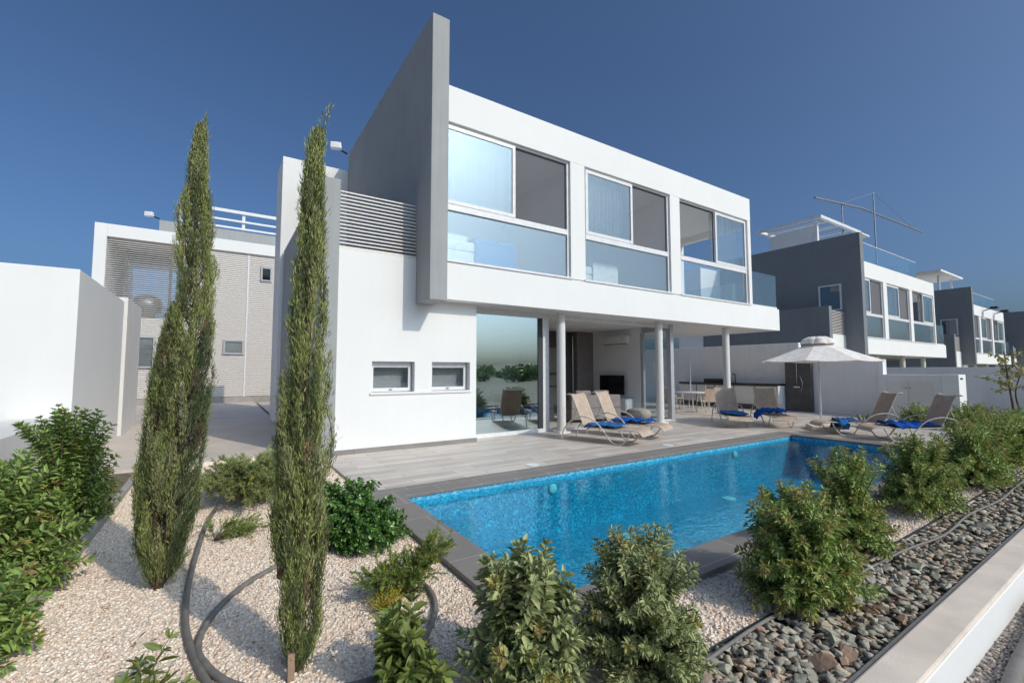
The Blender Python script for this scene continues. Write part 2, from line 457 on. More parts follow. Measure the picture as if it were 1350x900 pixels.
class MB:
    """collects shapes; build() links them as one mesh object"""
    def __init__(self):
        self.v, self.f, self.mi, self.sm = [], [], [], []
        self.cur = 0
        self.smooth = False
    def add(self, vs, fs):
        b = len(self.v)
        self.v += [tuple(p) for p in vs]
        for f in fs:
            self.f.append(tuple(b + i for i in f))
            self.mi.append(self.cur)
            self.sm.append(self.smooth)
        return self
    def box(self, x0, x1, y0, y1, z0, z1):
        vs = [(x, y, z) for z in (z0, z1) for y in (y0, y1) for x in (x0, x1)]
        return self.add(vs, [(0, 2, 3, 1), (4, 5, 7, 6), (0, 1, 5, 4), (2, 6, 7, 3), (0, 4, 6, 2), (1, 3, 7, 5)])
    def obox(self, c, ax, hx, hy, hz):
        """box centred at c, local x direction ax (horizontal angle)"""
        ca, sa = math.cos(ax), math.sin(ax)
        vs = []
        for z in (-hz, hz):
            for y in (-hy, hy):
                for x in (-hx, hx):
                    vs.append((c[0] + x * ca - y * sa, c[1] + x * sa + y * ca, c[2] + z))
        return self.add(vs, [(0, 2, 3, 1), (4, 5, 7, 6), (0, 1, 5, 4), (2, 6, 7, 3), (0, 4, 6, 2), (1, 3, 7, 5)])
    def quad(self, a, b, c, d):
        return self.add([a, b, c, d], [(0, 1, 2, 3)])
    def cyl(self, p0, p1, r0, r1=None, n=16, cap=True):
        return self.tube([p0, p1], [r0, r1 if r1 is not None else r0], n, cap)
    def tube(self, pts, r, n=8, cap=True):
        pts = [Vector(p) for p in pts]
        k = len(pts)
        rs = r if isinstance(r, (list, tuple)) else [r] * k
        vs, fs = [], []
        prev = None
        for i, p in enumerate(pts):
            if i == 0: t = pts[1] - p
            elif i == k - 1: t = p - pts[i - 1]
            else: t = (pts[i + 1] - p).normalized() + (p - pts[i - 1]).normalized()
            t = t.normalized() if t.length > 1e-9 else Vector((0, 0, 1))
            if prev is None:
                a = Vector((0, 0, 1)) if abs(t.z) < 0.9 else Vector((1, 0, 0))
                u = t.cross(a).normalized()
            else:
                u = (prev - t * prev.dot(t))
                u = u.normalized() if u.length > 1e-6 else t.orthogonal().normalized()
            prev = u
            q = t.cross(u)
            for j in range(n):
                an = 2 * PI * j / n
                vs.append(p + (u * math.cos(an) + q * math.sin(an)) * rs[i])
        for i in range(k - 1):
            for j in range(n):
                j2 = (j + 1) % n
                fs.append((i * n + j, i * n + j2, (i + 1) * n + j2, (i + 1) * n + j))
        if cap:
            fs.append(tuple(reversed(range(n))))
            fs.append(tuple((k - 1) * n + j for j in range(n)))
        return self.add(vs, fs)
    def lathe(self, c, prof, n=24):
        vs, fs = [], []
        k = len(prof)
        for (r, z) in prof:
            for j in range(n):
                a = 2 * PI * j / n
                vs.append((c[0] + r * math.cos(a), c[1] + r * math.sin(a), c[2] + z))
        for i in range(k - 1):
            for j in range(n):
                j2 = (j + 1) % n
                fs.append((i * n + j, i * n + j2, (i + 1) * n + j2, (i + 1) * n + j))
        fs.append(tuple(reversed(range(n))))
        fs.append(tuple((k - 1) * n + j for j in range(n)))
        return self.add(vs, fs)
    def build(self, name, mat, parent=None, bevel=0.0, world=True):
        me = bpy.data.meshes.new(name)
        off = Vector((0, 0, 0))
        if parent is not None and world:
            off = ROOT_LOC.get(parent.name, off)
        me.from_pydata([(p[0] - off.x, p[1] - off.y, p[2] - off.z) for p in self.v], [], self.f)
        for mt in (mat if isinstance(mat, (list, tuple)) else [mat]):
            me.materials.append(mt)
        if any(self.mi):
            me.polygons.foreach_set('material_index', self.mi)
        if any(self.sm):
            me.polygons.foreach_set('use_smooth', self.sm)
        me.update()
        o = bpy.data.objects.new(name, me)
        COL.objects.link(o)
        if parent is not None:
            o.parent = parent
            ROOT_LOC[o.name] = ROOT_LOC.get(parent.name, Vector((0, 0, 0)))
        if bevel > 0:
            bm = o.modifiers.new('bevel', 'BEVEL')
            bm.width = bevel
            bm.segments = 2
            bm.limit_method = 'ANGLE'
        return o

def np_mesh(name, V, faces_n, F, mat, parent=None, matidx=None, smooth=False, world=True):
    """fast mesh: V (n,3); F flat loop indices; faces_n = verts per face (const)"""
    me = bpy.data.meshes.new(name)
    V = np.asarray(V, dtype=np.float32)
    if parent is not None and world:
        off = ROOT_LOC.get(parent.name)
        if off is not None:
            V = V - np.array(off, dtype=np.float32)
    F = np.asarray(F, dtype=np.int32).reshape(-1)
    nf = len(F) // faces_n
    me.vertices.add(len(V))
    me.vertices.foreach_set('co', V.reshape(-1))
    me.loops.add(len(F))
    me.loops.foreach_set('vertex_index', F)
    me.polygons.add(nf)
    me.polygons.foreach_set('loop_start', np.arange(nf, dtype=np.int32) * faces_n)
    me.polygons.foreach_set('loop_total', np.full(nf, faces_n, dtype=np.int32))
    for mt in (mat if isinstance(mat, (list, tuple)) else [mat]):
        me.materials.append(mt)
    if matidx is not None:
        me.polygons.foreach_set('material_index', np.asarray(matidx, dtype=np.int32))
    if smooth:
        me.polygons.foreach_set('use_smooth', np.ones(nf, dtype=bool))
    me.update(calc_edges=True)
    me.validate()
    o = bpy.data.objects.new(name, me)
    COL.objects.link(o)
    if parent is not None:
        o.parent = parent
        ROOT_LOC[o.name] = ROOT_LOC.get(parent.name, Vector((0, 0, 0)))
    return o

def tag(o, label, cat, group=None, kind=None):
    if label: o['label'] = label
    if cat: o['category'] = cat
    if group: o['group'] = group
    if kind: o['kind'] = kind
    return o

def struct(o):
    o['kind'] = 'structure'
    return o

def thing(name, label, cat, loc=(0, 0, 0), rz=0.0, group=None):
    o = bpy.data.objects.new(name, None)
    o.empty_display_size = 0.2
    COL.objects.link(o)
    o.location = loc
    o.rotation_euler = (0, 0, rz)
    ROOT_LOC[o.name] = Vector(loc)
    return tag(o, label, cat, group)

def copy_tree(o, parent=None):
    c = o.copy()
    COL.objects.link(c)
    if parent is not None:
        c.parent = parent
    for ch in [x for x in COL.objects if x.parent == o]:
        copy_tree(ch, c)
    return c

def B(x0, x1, y0, y1, z0, z1):
    return MB().box(x0, x1, y0, y1, z0, z1)

def norm(a):
    return a / np.maximum(np.linalg.norm(a, axis=-1, keepdims=True), 1e-9)

def leaf_arrays(P, D, N, L, W, fold=0.25, curl=0.15):
    """folded pointed leaves: base P, direction D, upper normal N"""
    D = norm(D)
    S = norm(np.cross(D, N))
    N = np.cross(S, D)
    L = L[:, None]; W = W[:, None]
    b = P
    t = P + D * L - N * (L * curl)
    m1 = P + D * L * 0.33
    m2 = P + D * L * 0.68 - N * (L * curl * 0.4)
    upf = N * W * fold
    l1 = m1 + S * W * 0.5 + upf
    r1 = m1 - S * W * 0.5 + upf
    l2 = m2 + S * W * 0.42 + upf
    r2 = m2 - S * W * 0.42 + upf
    V = np.stack([b, l1, l2, t, r2, r1], axis=1).reshape(-1, 3)
    n = len(P)
    base = (np.arange(n) * 6)[:, None]
    F = np.concatenate([base + np.array([[0, 3, 2, 1]]), base + np.array([[0, 5, 4, 3]])], axis=1)
    return V, F.reshape(-1), n

def blade_arrays(P, D, N, L, W):
    """single-quad narrow sprigs"""
    D = norm(D)
    S = norm(np.cross(D, N))
    L = L[:, None]; W = W[:, None]
    V = np.stack([P, P + D * L * 0.45 + S * W * 0.5, P + D * L, P + D * L * 0.45 - S * W * 0.5], axis=1).reshape(-1, 3)
    n = len(P)
    F = (np.arange(n) * 4)[:, None] + np.array([[0, 1, 2, 3]])
    return V, F.reshape(-1), n

def rand_unit(n, g=None):
    g = g or rng
    return norm(g.normal(size=(n, 3)))

# ================================================================== SETTING
TX0 = 1.65
# far ground sheet with a hole would fight the pool: built as pieces round it at -0.6
g = MB()
g.quad((-900, -900, -0.62), (900, -900, -0.62), (900, 0.80, -0.62), (-900, 0.80, -0.62))
struct(g.build('ground', FIELD))
g = MB()
for (x0, x1, y0, y1) in ((-900, 900, 24.0, 900), (-900, -2.05, 0.8, 24.0), (20.2, 900, 0.8, 24.0)):
    g.quad((x0, y0, -0.64), (x1, y0, -0.64), (x1, y1, -0.64), (x0, y1, -0.64))
struct(g.build('far_ground', FIELD))
struct(B(-3.4, 1.55, 9.6, 26.6, -0.4, -0.012).build('driveway', DRIVE))
# terrace slab round the pool
t = MB()
t.box(TX0, 19.2, 6.05, 26.0, -0.3, 0.0)
t.box(12.35, 19.2, 2.2, 6.05, -0.3, 0.0)
struct(t.build('terrace', DECK))
# gravel bed sheet, soil
g = MB()
g.quad((-1.02, 0.9, -0.045), (TX0, 0.9, -0.045), (TX0, 9.6, -0.045), (-1.02, 9.6, -0.045))
g.quad((TX0, 1.62, -0.045), (15.5, 1.62, -0.045), (15.5, 2.2, -0.045), (TX0, 2.2, -0.045))
struct(g.build('gravel_bed', GRAVELB))
g = MB()
g.quad((TX0, 1.02, -0.07), (19.2, 1.02, -0.07), (19.2, 1.62, -0.07), (TX0, 1.62, -0.07))
g.quad((15.5, 1.62, -0.06), (19.2, 1.62, -0.06), (19.2, 2.2, -0.06), (15.5, 2.2, -0.06))
g.quad((-2.05, 0.9, -0.06), (-1.02, 0.9, -0.06), (-1.02, 9.6, -0.06), (-2.05, 9.6, -0.06))
struct(g.build('planting_soil', SOIL))
g = MB()
g.quad((2.0, -0.9, -0.28), (16, -0.9, -0.28), (16, 0.96, -0.28), (2.0, 0.96, -0.28))
struct(g.build('outer_gravel_path', OUTGRAVEL))

# rising ground and olive groves on the far side of the road behind the viewpoint (seen mirrored in the glass)
hb = MB()
hr = random.Random(3)
nx = 60
vs = []
for i in range(nx + 1):
    x = -420 + 900 * i / nx
    hgt = 3.2 + 1.6 * math.sin(i * 0.33) + 1.0 * math.sin(i * 0.9 + 1)
    vs += [(x, -130, -0.7), (x, -210, hgt * 0.7), (x, -300, hgt * 1.4), (x, -420, -0.7)]
hb.add(vs, [(4 * i + k, 4 * i + 4 + k, 4 * i + 5 + k, 4 * i + 1 + k) for i in range(nx) for k in range(3)])
struct(hb.build('hills', FIELD))
# ================================================================== POOL
PX0, PX1, PY0, PY1 = 2.0, 11.95, 2.55, 5.62
WZ = -0.085
pool = thing('swimming_pool', 'long rectangular blue mosaic swimming pool with dark grey coping', 'swimming pool', (6.97, 4.08, 0))
b = MB()
D = -0.95
b.quad((PX0, PY0, D), (PX1, PY0, D), (PX1, PY1, D), (PX0, PY1, D))
b.quad((PX0, PY1, D), (PX1, PY1, D), (PX1, PY1, -0.16), (PX0, PY1, -0.16))
b.quad((PX0, PY0, D), (PX0, PY0, -0.16), (PX1, PY0, -0.16), (PX1, PY0, D))
b.quad((PX0, PY0, D), (PX0, PY1, D), (PX0, PY1, -0.16), (PX0, PY0, -0.16))
b.quad((PX1, PY0, D), (PX1, PY0, -0.16), (PX1, PY1, -0.16), (PX1, PY1, D))
b.build('basin', MOSAIC, pool)
b = MB()
for z0, z1 in ((-0.16, -0.028),):
    b.quad((PX0, PY1, z0), (PX1, PY1, z0), (PX1, PY1, z1), (PX0, PY1, z1))
    b.quad((PX0, PY0, z0), (PX0, PY0, z1), (PX1, PY0, z1), (PX1, PY0, z0))
    b.quad((PX0, PY0, z0), (PX0, PY1, z0), (PX0, PY1, z1), (PX0, PY0, z1))
    b.quad((PX1, PY0, z0), (PX1, PY0, z1), (PX1, PY1, z1), (PX1, PY1, z0))
b.build('waterline_band', BANDTILE, pool)
b = MB()
c0, c1 = 0.34, 0.0
b.box(TX0, 12.35, PY1 - 0.02, 6.046, -0.028, 0.012)
b.box(TX0, 12.35, 2.2, PY0 + 0.02, -0.028, 0.012)
b.box(TX0, PX0 + 0.02, PY0 + 0.02, PY1 - 0.02, -0.028, 0.012)
b.box(PX1 - 0.02, 12.35, PY0 + 0.02, PY1 - 0.02, -0.028, 0.012)
b.build('coping', COPING, pool, 0.004)
b = MB()
b.box(TX0 + 0.005, 12.35, 2.205, 2.5, -0.3, -0.03)
b.box(TX0 + 0.005, 1.99, 2.5, 6.03, -0.3, -0.03)
b.build('coping_base', CONCDARK, pool)
# round entry steps in the far left corner
for i, (rr, zz) in enumerate(((1.5, -0.62), (1.05, -0.36))):
    s = MB()
    prof, n = [], 20
    vs = [(PX0 + 0.002, PY1 - 0.002, zz)]
    for k in range(n + 1):
        a = -PI / 2 * k / n
        vs.append((PX0 + 0.002 + rr * math.cos(a), PY1 - 0.002 + rr * math.sin(a), zz))
    low = [(p[0], p[1], D + 0.002) for p in vs[1:]]
    fs = [tuple(reversed([0] + list(range(1, n + 2))))]
    m0 = len(vs)
    for k in range(n):
        fs.append((1 + k, 2 + k, m0 + k + 1, m0 + k))
    s.add(vs + low, fs)
    s.build('entry_step', MOSAIC, pool)
for (x, z) in ((4.42, -0.24), (9.45, -0.22)):
    s = MB()
    s.smooth = True
    s.tube([(x, PY1 - 0.003, z), (x, PY1 - 0.03, z), (x, PY1 - 0.045, z)], [0.075, 0.075, 0.06], 24)
    s.build('underwater_lamp', SHADEWALL, pool)
for (x, y) in ((5.3, 5.0), (8.6, 5.25), (7.0, 3.6)):
    s = MB()
    s.lathe((x, y, D), [(0.13, 0.002), (0.13, 0.012), (0.1, 0.02)], 20)
    s.build('floor_inlet', PLASTIC, pool)
wm = MB()
wm.quad((PX0 + 0.001, PY0 + 0.001, WZ), (PX1 - 0.001, PY0 + 0.001, WZ), (PX1 - 0.001, PY1 - 0.001, WZ), (PX0 + 0.001, PY1 - 0.001, WZ))
struct(wm.build('pool_water', WATER))
for i, (x, y, lab) in enumerate(((4.5, 6.25, 'white skimmer lid set in the deck tiles in front of the closed glass door'),
                  (8.1, 6.3, 'white skimmer lid set in the deck tiles in front of the blue-towelled loungers'))):
    s = MB()
    s.lathe((x, y, 0), [(0.12, 0.003), (0.12, 0.008), (0.10, 0.011)], 24)
    tag(s.build('skimmer_lid', PLASTIC), lab, 'skimmer lid', 'skimmer lids in the terrace')

# ================================================================== VILLA
YF, YW, YD = 8.6, 8.95, 9.4     # slab edge, lower wall, glass doors
S0, S1 = 3.1, 3.93              # slab band
RB, RT = 7.0, 7.82              # roof band
XF0, XF1 = 3.42, 3.80           # fin
XR, XS = 15.97, 17.8            # end of upper storey, end of slab

def slat_panel(mb, x0, x1, y, z0, z1, pitch, dep=0.05, th=0.6):
    z = z0 + pitch * 0.5
    while z < z1:
        h = pitch * th * 0.5
        mb.add([(x0, y, z - h), (x1, y, z - h), (x1, y, z + h * 0.2), (x0, y, z + h * 0.2),
                (x0, y + dep, z + h * 0.2), (x1, y + dep, z + h * 0.2), (x1, y + dep, z + h), (x0, y + dep, z + h)],
               [(0, 1, 2, 3), (3, 2, 6, 7), (4, 7, 6, 5), (0, 4, 5, 1), (0, 3, 7, 4), (1, 5, 6, 2)])
        z += pitch

def villa(name, label, dx, dy, dz, main):
    root = thing(name, label, 'house', (3.42 + dx, 8.95 + dy, dz))
    def put(mb, nm, mat, par=None, bevel=0.0):
        mb.v = [(p[0] + dx, p[1] + dy, p[2] + dz) for p in mb.v]
        return mb.build(nm, mat, par or root, bevel)
    fin_m = GREYP if main else SHADEGREYP  # neighbours' fins take the grey with shade coloured in
    # upper and lower envelope
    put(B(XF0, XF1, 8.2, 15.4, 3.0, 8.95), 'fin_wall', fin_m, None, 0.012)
    m_ = MB()
    m_.box(1.85, 4.88, YW, YW + 0.28, 0.0, 1.16)                       # white wall with two small windows
    m_.box(1.85, 4.88, YW, YW + 0.28, 1.78, 3.098)
    m_.box(1.85, 2.53, YW, YW + 0.28, 1.16, 1.78)
    m_.box(3.42, 3.80, YW, YW + 0.28, 1.16, 1.78)
    m_.box(4.72, 4.88, YW, YW + 0.28, 1.16, 1.78)
    m_.box(1.85, 3.42, YW, YW + 0.28, 3.098, 3.95)
    m_.box(4.68, 4.88, YW + 0.28, 13.6, 0.0, 3.098)
    put(m_, 'front_wall', WHITE, None)
    put(B(1.85, 4.9, YW - 0.012, YW, 0.0, 0.09), 'skirting', SKIRT)
    pm = MB()
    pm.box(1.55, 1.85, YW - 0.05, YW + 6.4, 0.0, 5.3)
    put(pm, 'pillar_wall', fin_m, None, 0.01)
    lv = MB()
    slat_panel(lv, 1.85, 3.42, YW + 0.03, 3.98, 5.16, 0.073)
    put(lv, 'louvre_screen', LOUVRE)
    put(B(1.85, 3.42, YW + 0.001, YW + 0.12, 3.95, 4.0), 'louvre_sill', LOUVRE)
    # stair block behind
    put(B(1.45, 3.9, 15.42, 17.0, 0.0, 8.35), 'stair_block', WHITE, None, 0.01)
    put(B(1.9, 2.25, 15.36, 15.42, 2.7, 5.6), 'timber_panel', WOODD)
    put(B(1.86, 3.42, 14.2, 14.4, 0.0, 5.2), 'entry_wall', WHITE)
    # slab and roof
    sl = MB()
    sl.box(XF1, XS, YF, 14.2, S0, S1 - 0.02)
    sl.box(3.42, XF1, YW + 0.3, 14.2, S0, S1 - 0.02)
    put(sl, 'floor_slab', WHITE, None, 0.008)
    rf = MB()
    rf.box(XF1, XR, YF, 13.6, RB, RT)
    put(rf, 'roof', WHITE, None, 0.008)
    # posts between the upper windows and the rear, side walls
    for x0, x1 in ((7.43, 7.92), (11.43, 11.90), (15.78, XR - 0.01)):
        put(B(x0, x1, YF + 0.004, YF + 0.22, S1, RB), 'facade_post', WHITE)
    iw = MB()
    iw.box(3.82, XR - 0.05, 12.2, 12.4, S1, RB)
    iw.box(7.6, 7.75, YF + 0.222, 12.2, S1, RB)
    iw.box(11.6, 11.75, YF + 0.222, 12.2, S1, RB)
    iw.box(XR - 0.2, XR - 0.01, 11.4, 12.2, S1, RB)
    iw.box(XR - 0.2, XR - 0.01, YF + 0.225, 11.4, 6.75, RB)
    put(iw, 'upper_walls', WHITE_IN)
    # windows
    for i, (x0, x1, xs, left_closed) in enumerate(((3.80, 7.43, 5.75, True), (7.92, 11.43, 9.80, True), (11.90, 15.78, 13.85, False))):
        fr = MB()
        y0, y1 = YF + 0.07, YF + 0.15
        e = 0.07
        fr.box(x0, x1, y0, y1, S1, S1 + 0.055)
        fr.box(x0, x1, y0, y1, RB - 0.05, RB)
        fr.box(x0, x0 + e, y0, y1, S1 + 0.055, RB - 0.05)
        fr.box(x1 - e, x1, y0, y1, S1 + 0.055, RB - 0.05)
        fr.box(x0 + e, x1 - e, y0 - 0.02, y1, 5.06, 5.20)
        win = put(fr, 'window', ALU, None, 0.005)
        put(B(x0 - 0.03, x1 + 0.03, YF - 0.03, YF + 0.068, S1 - 0.018, S1 + 0.03), 'sill', ALU, win)
        put(B(x0 + e, x1 - e, y0 + 0.03, y0 + 0.042, S1 + 0.055, 5.06), 'lower_pane', GLASS_UP, win)
        a, bq = (x0 + e, xs) if left_closed else (xs, x1 - e)
        sf = MB()
        q = 0.085
        ya, yb = y0 - 0.03, y0 + 0.015
        sf.box(a, bq, ya, yb, 5.20, 5.20 + q)
        sf.box(a, bq, ya, yb, RB - 0.05 - q, RB - 0.05)
        sf.box(a, a + q, ya, yb, 5.20 + q, RB - 0.05 - q)
        sf.box(bq - q, bq, ya, yb, 5.20 + q, RB - 0.05 - q)
        put(sf, 'sash', ALU, win, 0.004)
        put(B(a + q, bq - q, ya + 0.018, ya + 0.03, 5.20 + q, RB - 0.05 - q), 'sash_pane', GLASS_SASH, win)
        cu_ = MB(); cu_.smooth = True
        n_c = 90
        vs_ = []
        for q_ in range(n_c + 1):
            xx = a + 0.05 + (bq - a - 0.1) * q_ / n_c
            yy_ = y1 + 0.14 + 0.035 * math.sin(q_ * 0.82 + i) + 0.018 * math.sin(q_ * 0.31 + 2 * i)
            vs_ += [(xx, yy_, S1 + 1.16), (xx, yy_, RB - 0.02)]
        cu_.add(vs_, [(2 * q_, 2 * q_ + 2, 2 * q_ + 3, 2 * q_ + 1) for q_ in range(n_c)])
        put(cu_, 'curtain', SHEER, win)
        a2, b2 = (xs, x1 - e) if left_closed else (x0 + e, xs)
        gs = MB()
        for (u0, u1, w0, w1) in ((a2, b2, 5.20, 5.24), (a2, b2, RB - 0.09, RB - 0.05), (a2, a2 + 0.03, 5.24, RB - 0.09), (b2 - 0.03, b2, 5.24, RB - 0.09)):
            gs.box(u0, u1, y0 + 0.045, y0 + 0.065, w0, w1)
        put(gs, 'screen_frame', RUBBER, win)
        if left_closed:
            put(B(a2 + 0.03, b2 - 0.03, y0 + 0.05, y0 + 0.054, 5.24, RB - 0.09), 'fly_screen', FLYSCREEN, win)
    # balcony rail at the right end
    put(B(XR - 0.18, XS - 0.05, YF + 0.05, YF + 0.10, S1 - 0.018, S1 + 0.06), 'balustrade_channel', ALU)
    bg_ = MB()
    bg_.box(XR - 0.17, XS - 0.05, YF + 0.068, YF + 0.082, S1 + 0.06, 5.2)
    bg_.box(XS - 0.065, XS - 0.051, YF + 0.084, 13.9, S1 - 0.01, 5.2)
    put(bg_, 'balustrade_glass', GLASS_RAIL)
    # columns
    for x in (7.45, 11.35, 14.95):
        c_ = MB()
        c_.smooth = True
        c_.cyl((x, 9.06, 0.0), (x, 9.06, S0), 0.115, 0.115, 28, False)
        cc = put(c_, 'column', COLUMNP)
        k_ = MB()
        k_.box(x - 0.17, x + 0.17, 8.9, 9.23, 0.0, 0.035)
        put(k_, 'column_foot', PLASTIC, cc)
    # glass doors
    df = MB()
    df.box(4.88, 12.35, YD, YD + 0.12, 2.97, S0)
    df.box(4.88, 5.02, YD, YD + 0.1, 0.09, 2.97)
    df.box(7.12, 7.32, YD, YD + 0.12, 0.0, 2.97)
    df.box(4.88, 7.12, YD - 0.03, YD + 0.1, 0.0, 0.09)
    dd = put(df, 'sliding_door', ALU if main else GREYALU, None, 0.004)
    put(B(5.02, 7.12, YD + 0.04, YD + 0.055, 0.09, 2.97), 'door_pane', GLASS_DOOR, dd)
    put(B(6.98, 7.12, YD + 0.02, YD + 0.04, 0.09, 2.97), 'sash_edge', RUBBER, dd)
    # side glass wall
    sf = MB()
    sf.box(12.27, 12.43, YD - 0.06, YD + 0.1, 0.0, S0)
    sf.box(12.30, 12.40, YD + 0.1, 10.55, 2.9, S0)
    sf.box(12.30, 12.40, 10.50, 10.62, 0.0, 2.9)
    sf.box(12.30, 12.40, YD + 0.1, 10.5, 0.0, 0.05)
    ss = put(sf, 'side_glazing', GREYALU, None, 0.004)
    put(B(12.345, 12.357, YD + 0.1, 10.5, 0.05, 2.9), 'side_pane', GLASS_RAIL, ss)
    lw_ = MB()
    lw_.box(12.28, 12.42, 10.62, 13.6, 0.0, S0)
    lw_.box(4.88, 12.28, 13.6, 13.8, 0.0, S0)
    put(lw_, 'living_room_walls', WHITE_IN)
    put(B(4.88, 12.28, YD + 0.1, 13.6, 0.0, 0.018), 'living_room_floor', INFLOOR)
    put(B(7.32, 12.27, YD - 0.04, YD + 0.1, 0.0, 0.03), 'threshold', ALU)
    # small windows
    for (x0, x1) in ((2.53, 3.42), (3.80, 4.72)):
        fr = MB()
        yy = YW + 0.14
        x1b = x1 - 0.03
        fr.box(x0 + 0.01, x1b, yy, yy + 0.06, 1.17, 1.24)
        fr.box(x0 + 0.01, x1b, yy, yy + 0.06, 1.66, 1.72)
        fr.box(x0 + 0.01, x0 + 0.07, yy, yy + 0.06, 1.24, 1.66)
        fr.box(x1b - 0.06, x1b, yy, yy + 0.06, 1.24, 1.66)
        fr.box(x0 + 0.01, x1b, yy + 0.02, yy + 0.06, 1.72, 1.779)
        wn = put(fr, 'small_window', ALU, None, 0.004)
        put(B(x0 + 0.07, x1b - 0.06, yy + 0.02, yy + 0.03, 1.24, 1.66), 'small_pane', GLASS_DARK, wn)
        put(B(x0 + 0.40, x0 + 0.46, yy - 0.02, yy, 1.2, 1.215), 'handle', RUBBER, wn)
        rm = MB()
        rm.box(x0 + 0.02, x1 - 0.02, yy + 0.22, yy + 0.24, 0.9, 2.0)
        put(rm, 'pane_backing', SHADEWALL, wn)  # added pale board behind the glass, catches sun to brighten the pane
    put(B(2.50, 4.75, YW - 0.03, YW, 1.115, 1.16), 'window_ledge', SHADEWALL)
    return root, put

main_villa, put_main = villa('modern_villa', 'large white two storey villa with grey fin wall and round columns beside the pool', 0, 0, 0, True)
put_main(B(XF1, 12.27, YD + 0.13, 13.6, S0 - 0.02, S0 - 0.001), 'ceiling_board', WHITE_IN)

H2 = (22.2, 0.36, -0.68)
v2, put2 = villa('neighbour_villa', 'white and grey two storey villa with shade-darkened fin just behind the pool terrace wall', *H2, False)
def neighbour_extras(root, off, big_pergola):
    dx, dy, dz = off
    def p(mb, nm, mat, par=None):
        mb.v = [(q[0] + dx, q[1] + dy, q[2] + dz) for q in mb.v]
        return mb.build(nm, mat, par or root)
    rg = MB()
    rg.box(XF1 + 0.1, 13.2, YF + 0.1, YF + 0.115, RT, RT + 1.0)
    rg.box(13.185, 13.2, YF + 0.115, 12.6, RT, RT + 1.0)
    p(rg, 'roof_rail_glass', GLASS_RAIL)
    p(B(XF1 + 0.1, 13.2, YF + 0.09, YF + 0.125, RT + 1.0, RT + 1.03), 'roof_rail_cap', ALU)
    fw_ = MB()
    x = XF0
    for (a, b_, c, d) in ((9.05, 10.05, 5.26, 5.32), (9.05, 10.05, 6.50, 6.56), (9.05, 9.12, 5.32, 6.50), (9.98, 10.05, 5.32, 6.50)):
        fw_.box(x - 0.04, x + 0.02, a, b_, c, d)
    w_ = p(fw_, 'fin_window', ALU)
    p(B(x - 0.02, x - 0.008, 9.12, 9.98, 5.32, 6.50), 'fin_pane', GLASS_DARK, w_)
    pg = MB()
    if big_pergola:
        z0 = 10.75
        for y in (10.6, 14.0):
            pg.box(5.46, 10.9, y, y + 0.18, z0, z0 + 0.16)
        for x in (5.46, 6.5, 8.0, 9.6, 10.72):
            pg.box(x, x + 0.18, 10.78, 14.0, z0, z0 + 0.14)
        pg.box(10.9, 12.2, 10.6, 11.4, z0, z0 + 0.10)
        p(pg, 'pergola', ALU)
        for (x, y) in ((5.9, 11.0), (10.5, 11.0), (10.5, 13.7)):
            p(B(x, x + 0.2, y, y + 0.2, RT, z0), 'pergola_post', ALU)
        p(B(5.9, 6.15, 11.21, 13.6, RT, z0 - 0.30), 'roof_room', SHADEWALL)
    else:
        z0 = 10.3
        pg.box(2.4, 8.4, 9.6, 14.5, z0, z0 + 0.14)
        p(pg, 'roof_canopy', WHITE)
        for (x, y) in ((4.5, 10.2), (7.9, 10.2), (4.5, 14.0)):
            p(B(x, x + 0.14, y, y + 0.14, RT, z0), 'canopy_post', ALU)
neighbour_extras(v2, H2, True)
H3 = (44.4, 0.9, -0.97)
v3, put3 = villa('neighbour_villa', 'farther white and grey villa with a flat canopy on its roof', *H3, False)
neighbour_extras(v3, H3, False)
H4 = (66.6, 1.3, -1.2)
v4, put4 = villa('neighbour_villa', 'farthest grey villa showing only its shade-darkened side wall at the right edge', *H4, False)

for i, (x, lab) in enumerate(((47.0 + 6.2, 'black floodlight on the roof band of the farther villa, nearer of two'),
                              (47.0 + 9.9, 'black floodlight on the roof band of the farther villa, outer of two'))):
    f_ = thing('floodlight', lab, 'floodlight', (x, 9.5, 6.55), 0, 'floodlights on the farther villa')
    a_ = MB(); a_.tube([(x, 9.49, 6.55), (x, 9.0, 6.7)], 0.04, 8); a_.build('bracket', BLACKP, f_)
    MB().obox((x, 8.85, 6.72), 0, 0.3, 0.22, 0.1).build('lamp_head', BLACKP, f_, 0.02)

# roof aerial on neighbour villa
an = thing('roof_aerial', 'long thin horizontal aerial on two poles above the nearest neighbour villa', 'antenna', (31.0, 12.5, 7.1))
a_ = MB(); a_.cyl((31.4, 11.3, 7.1), (31.4, 11.3, 11.75), 0.04, 0.03, 8); a_.build('mast', STEEL, an)
a_ = MB(); a_.cyl((35.5, 11.0, 7.1), (35.5, 11.0, 13.3), 0.05, 0.035, 8); a_.build('mast', STEEL, an)
a_ = MB(); a_.tube([(27.6, 11.2, 11.25), (34, 11.2, 11.95), (45.0, 11.0, 12.2)], 0.055, 8); a_.build('boom', STEEL, an)
a_ = MB(); a_.tube([(31.4, 11.3, 11.75), (35.5, 11.0, 13.2)], 0.015, 5); a_.tube([(35.5, 11.0, 13.2), (43.0, 11.0, 12.1)], 0.012, 5); a_.build('guy_wire', STEEL, an)

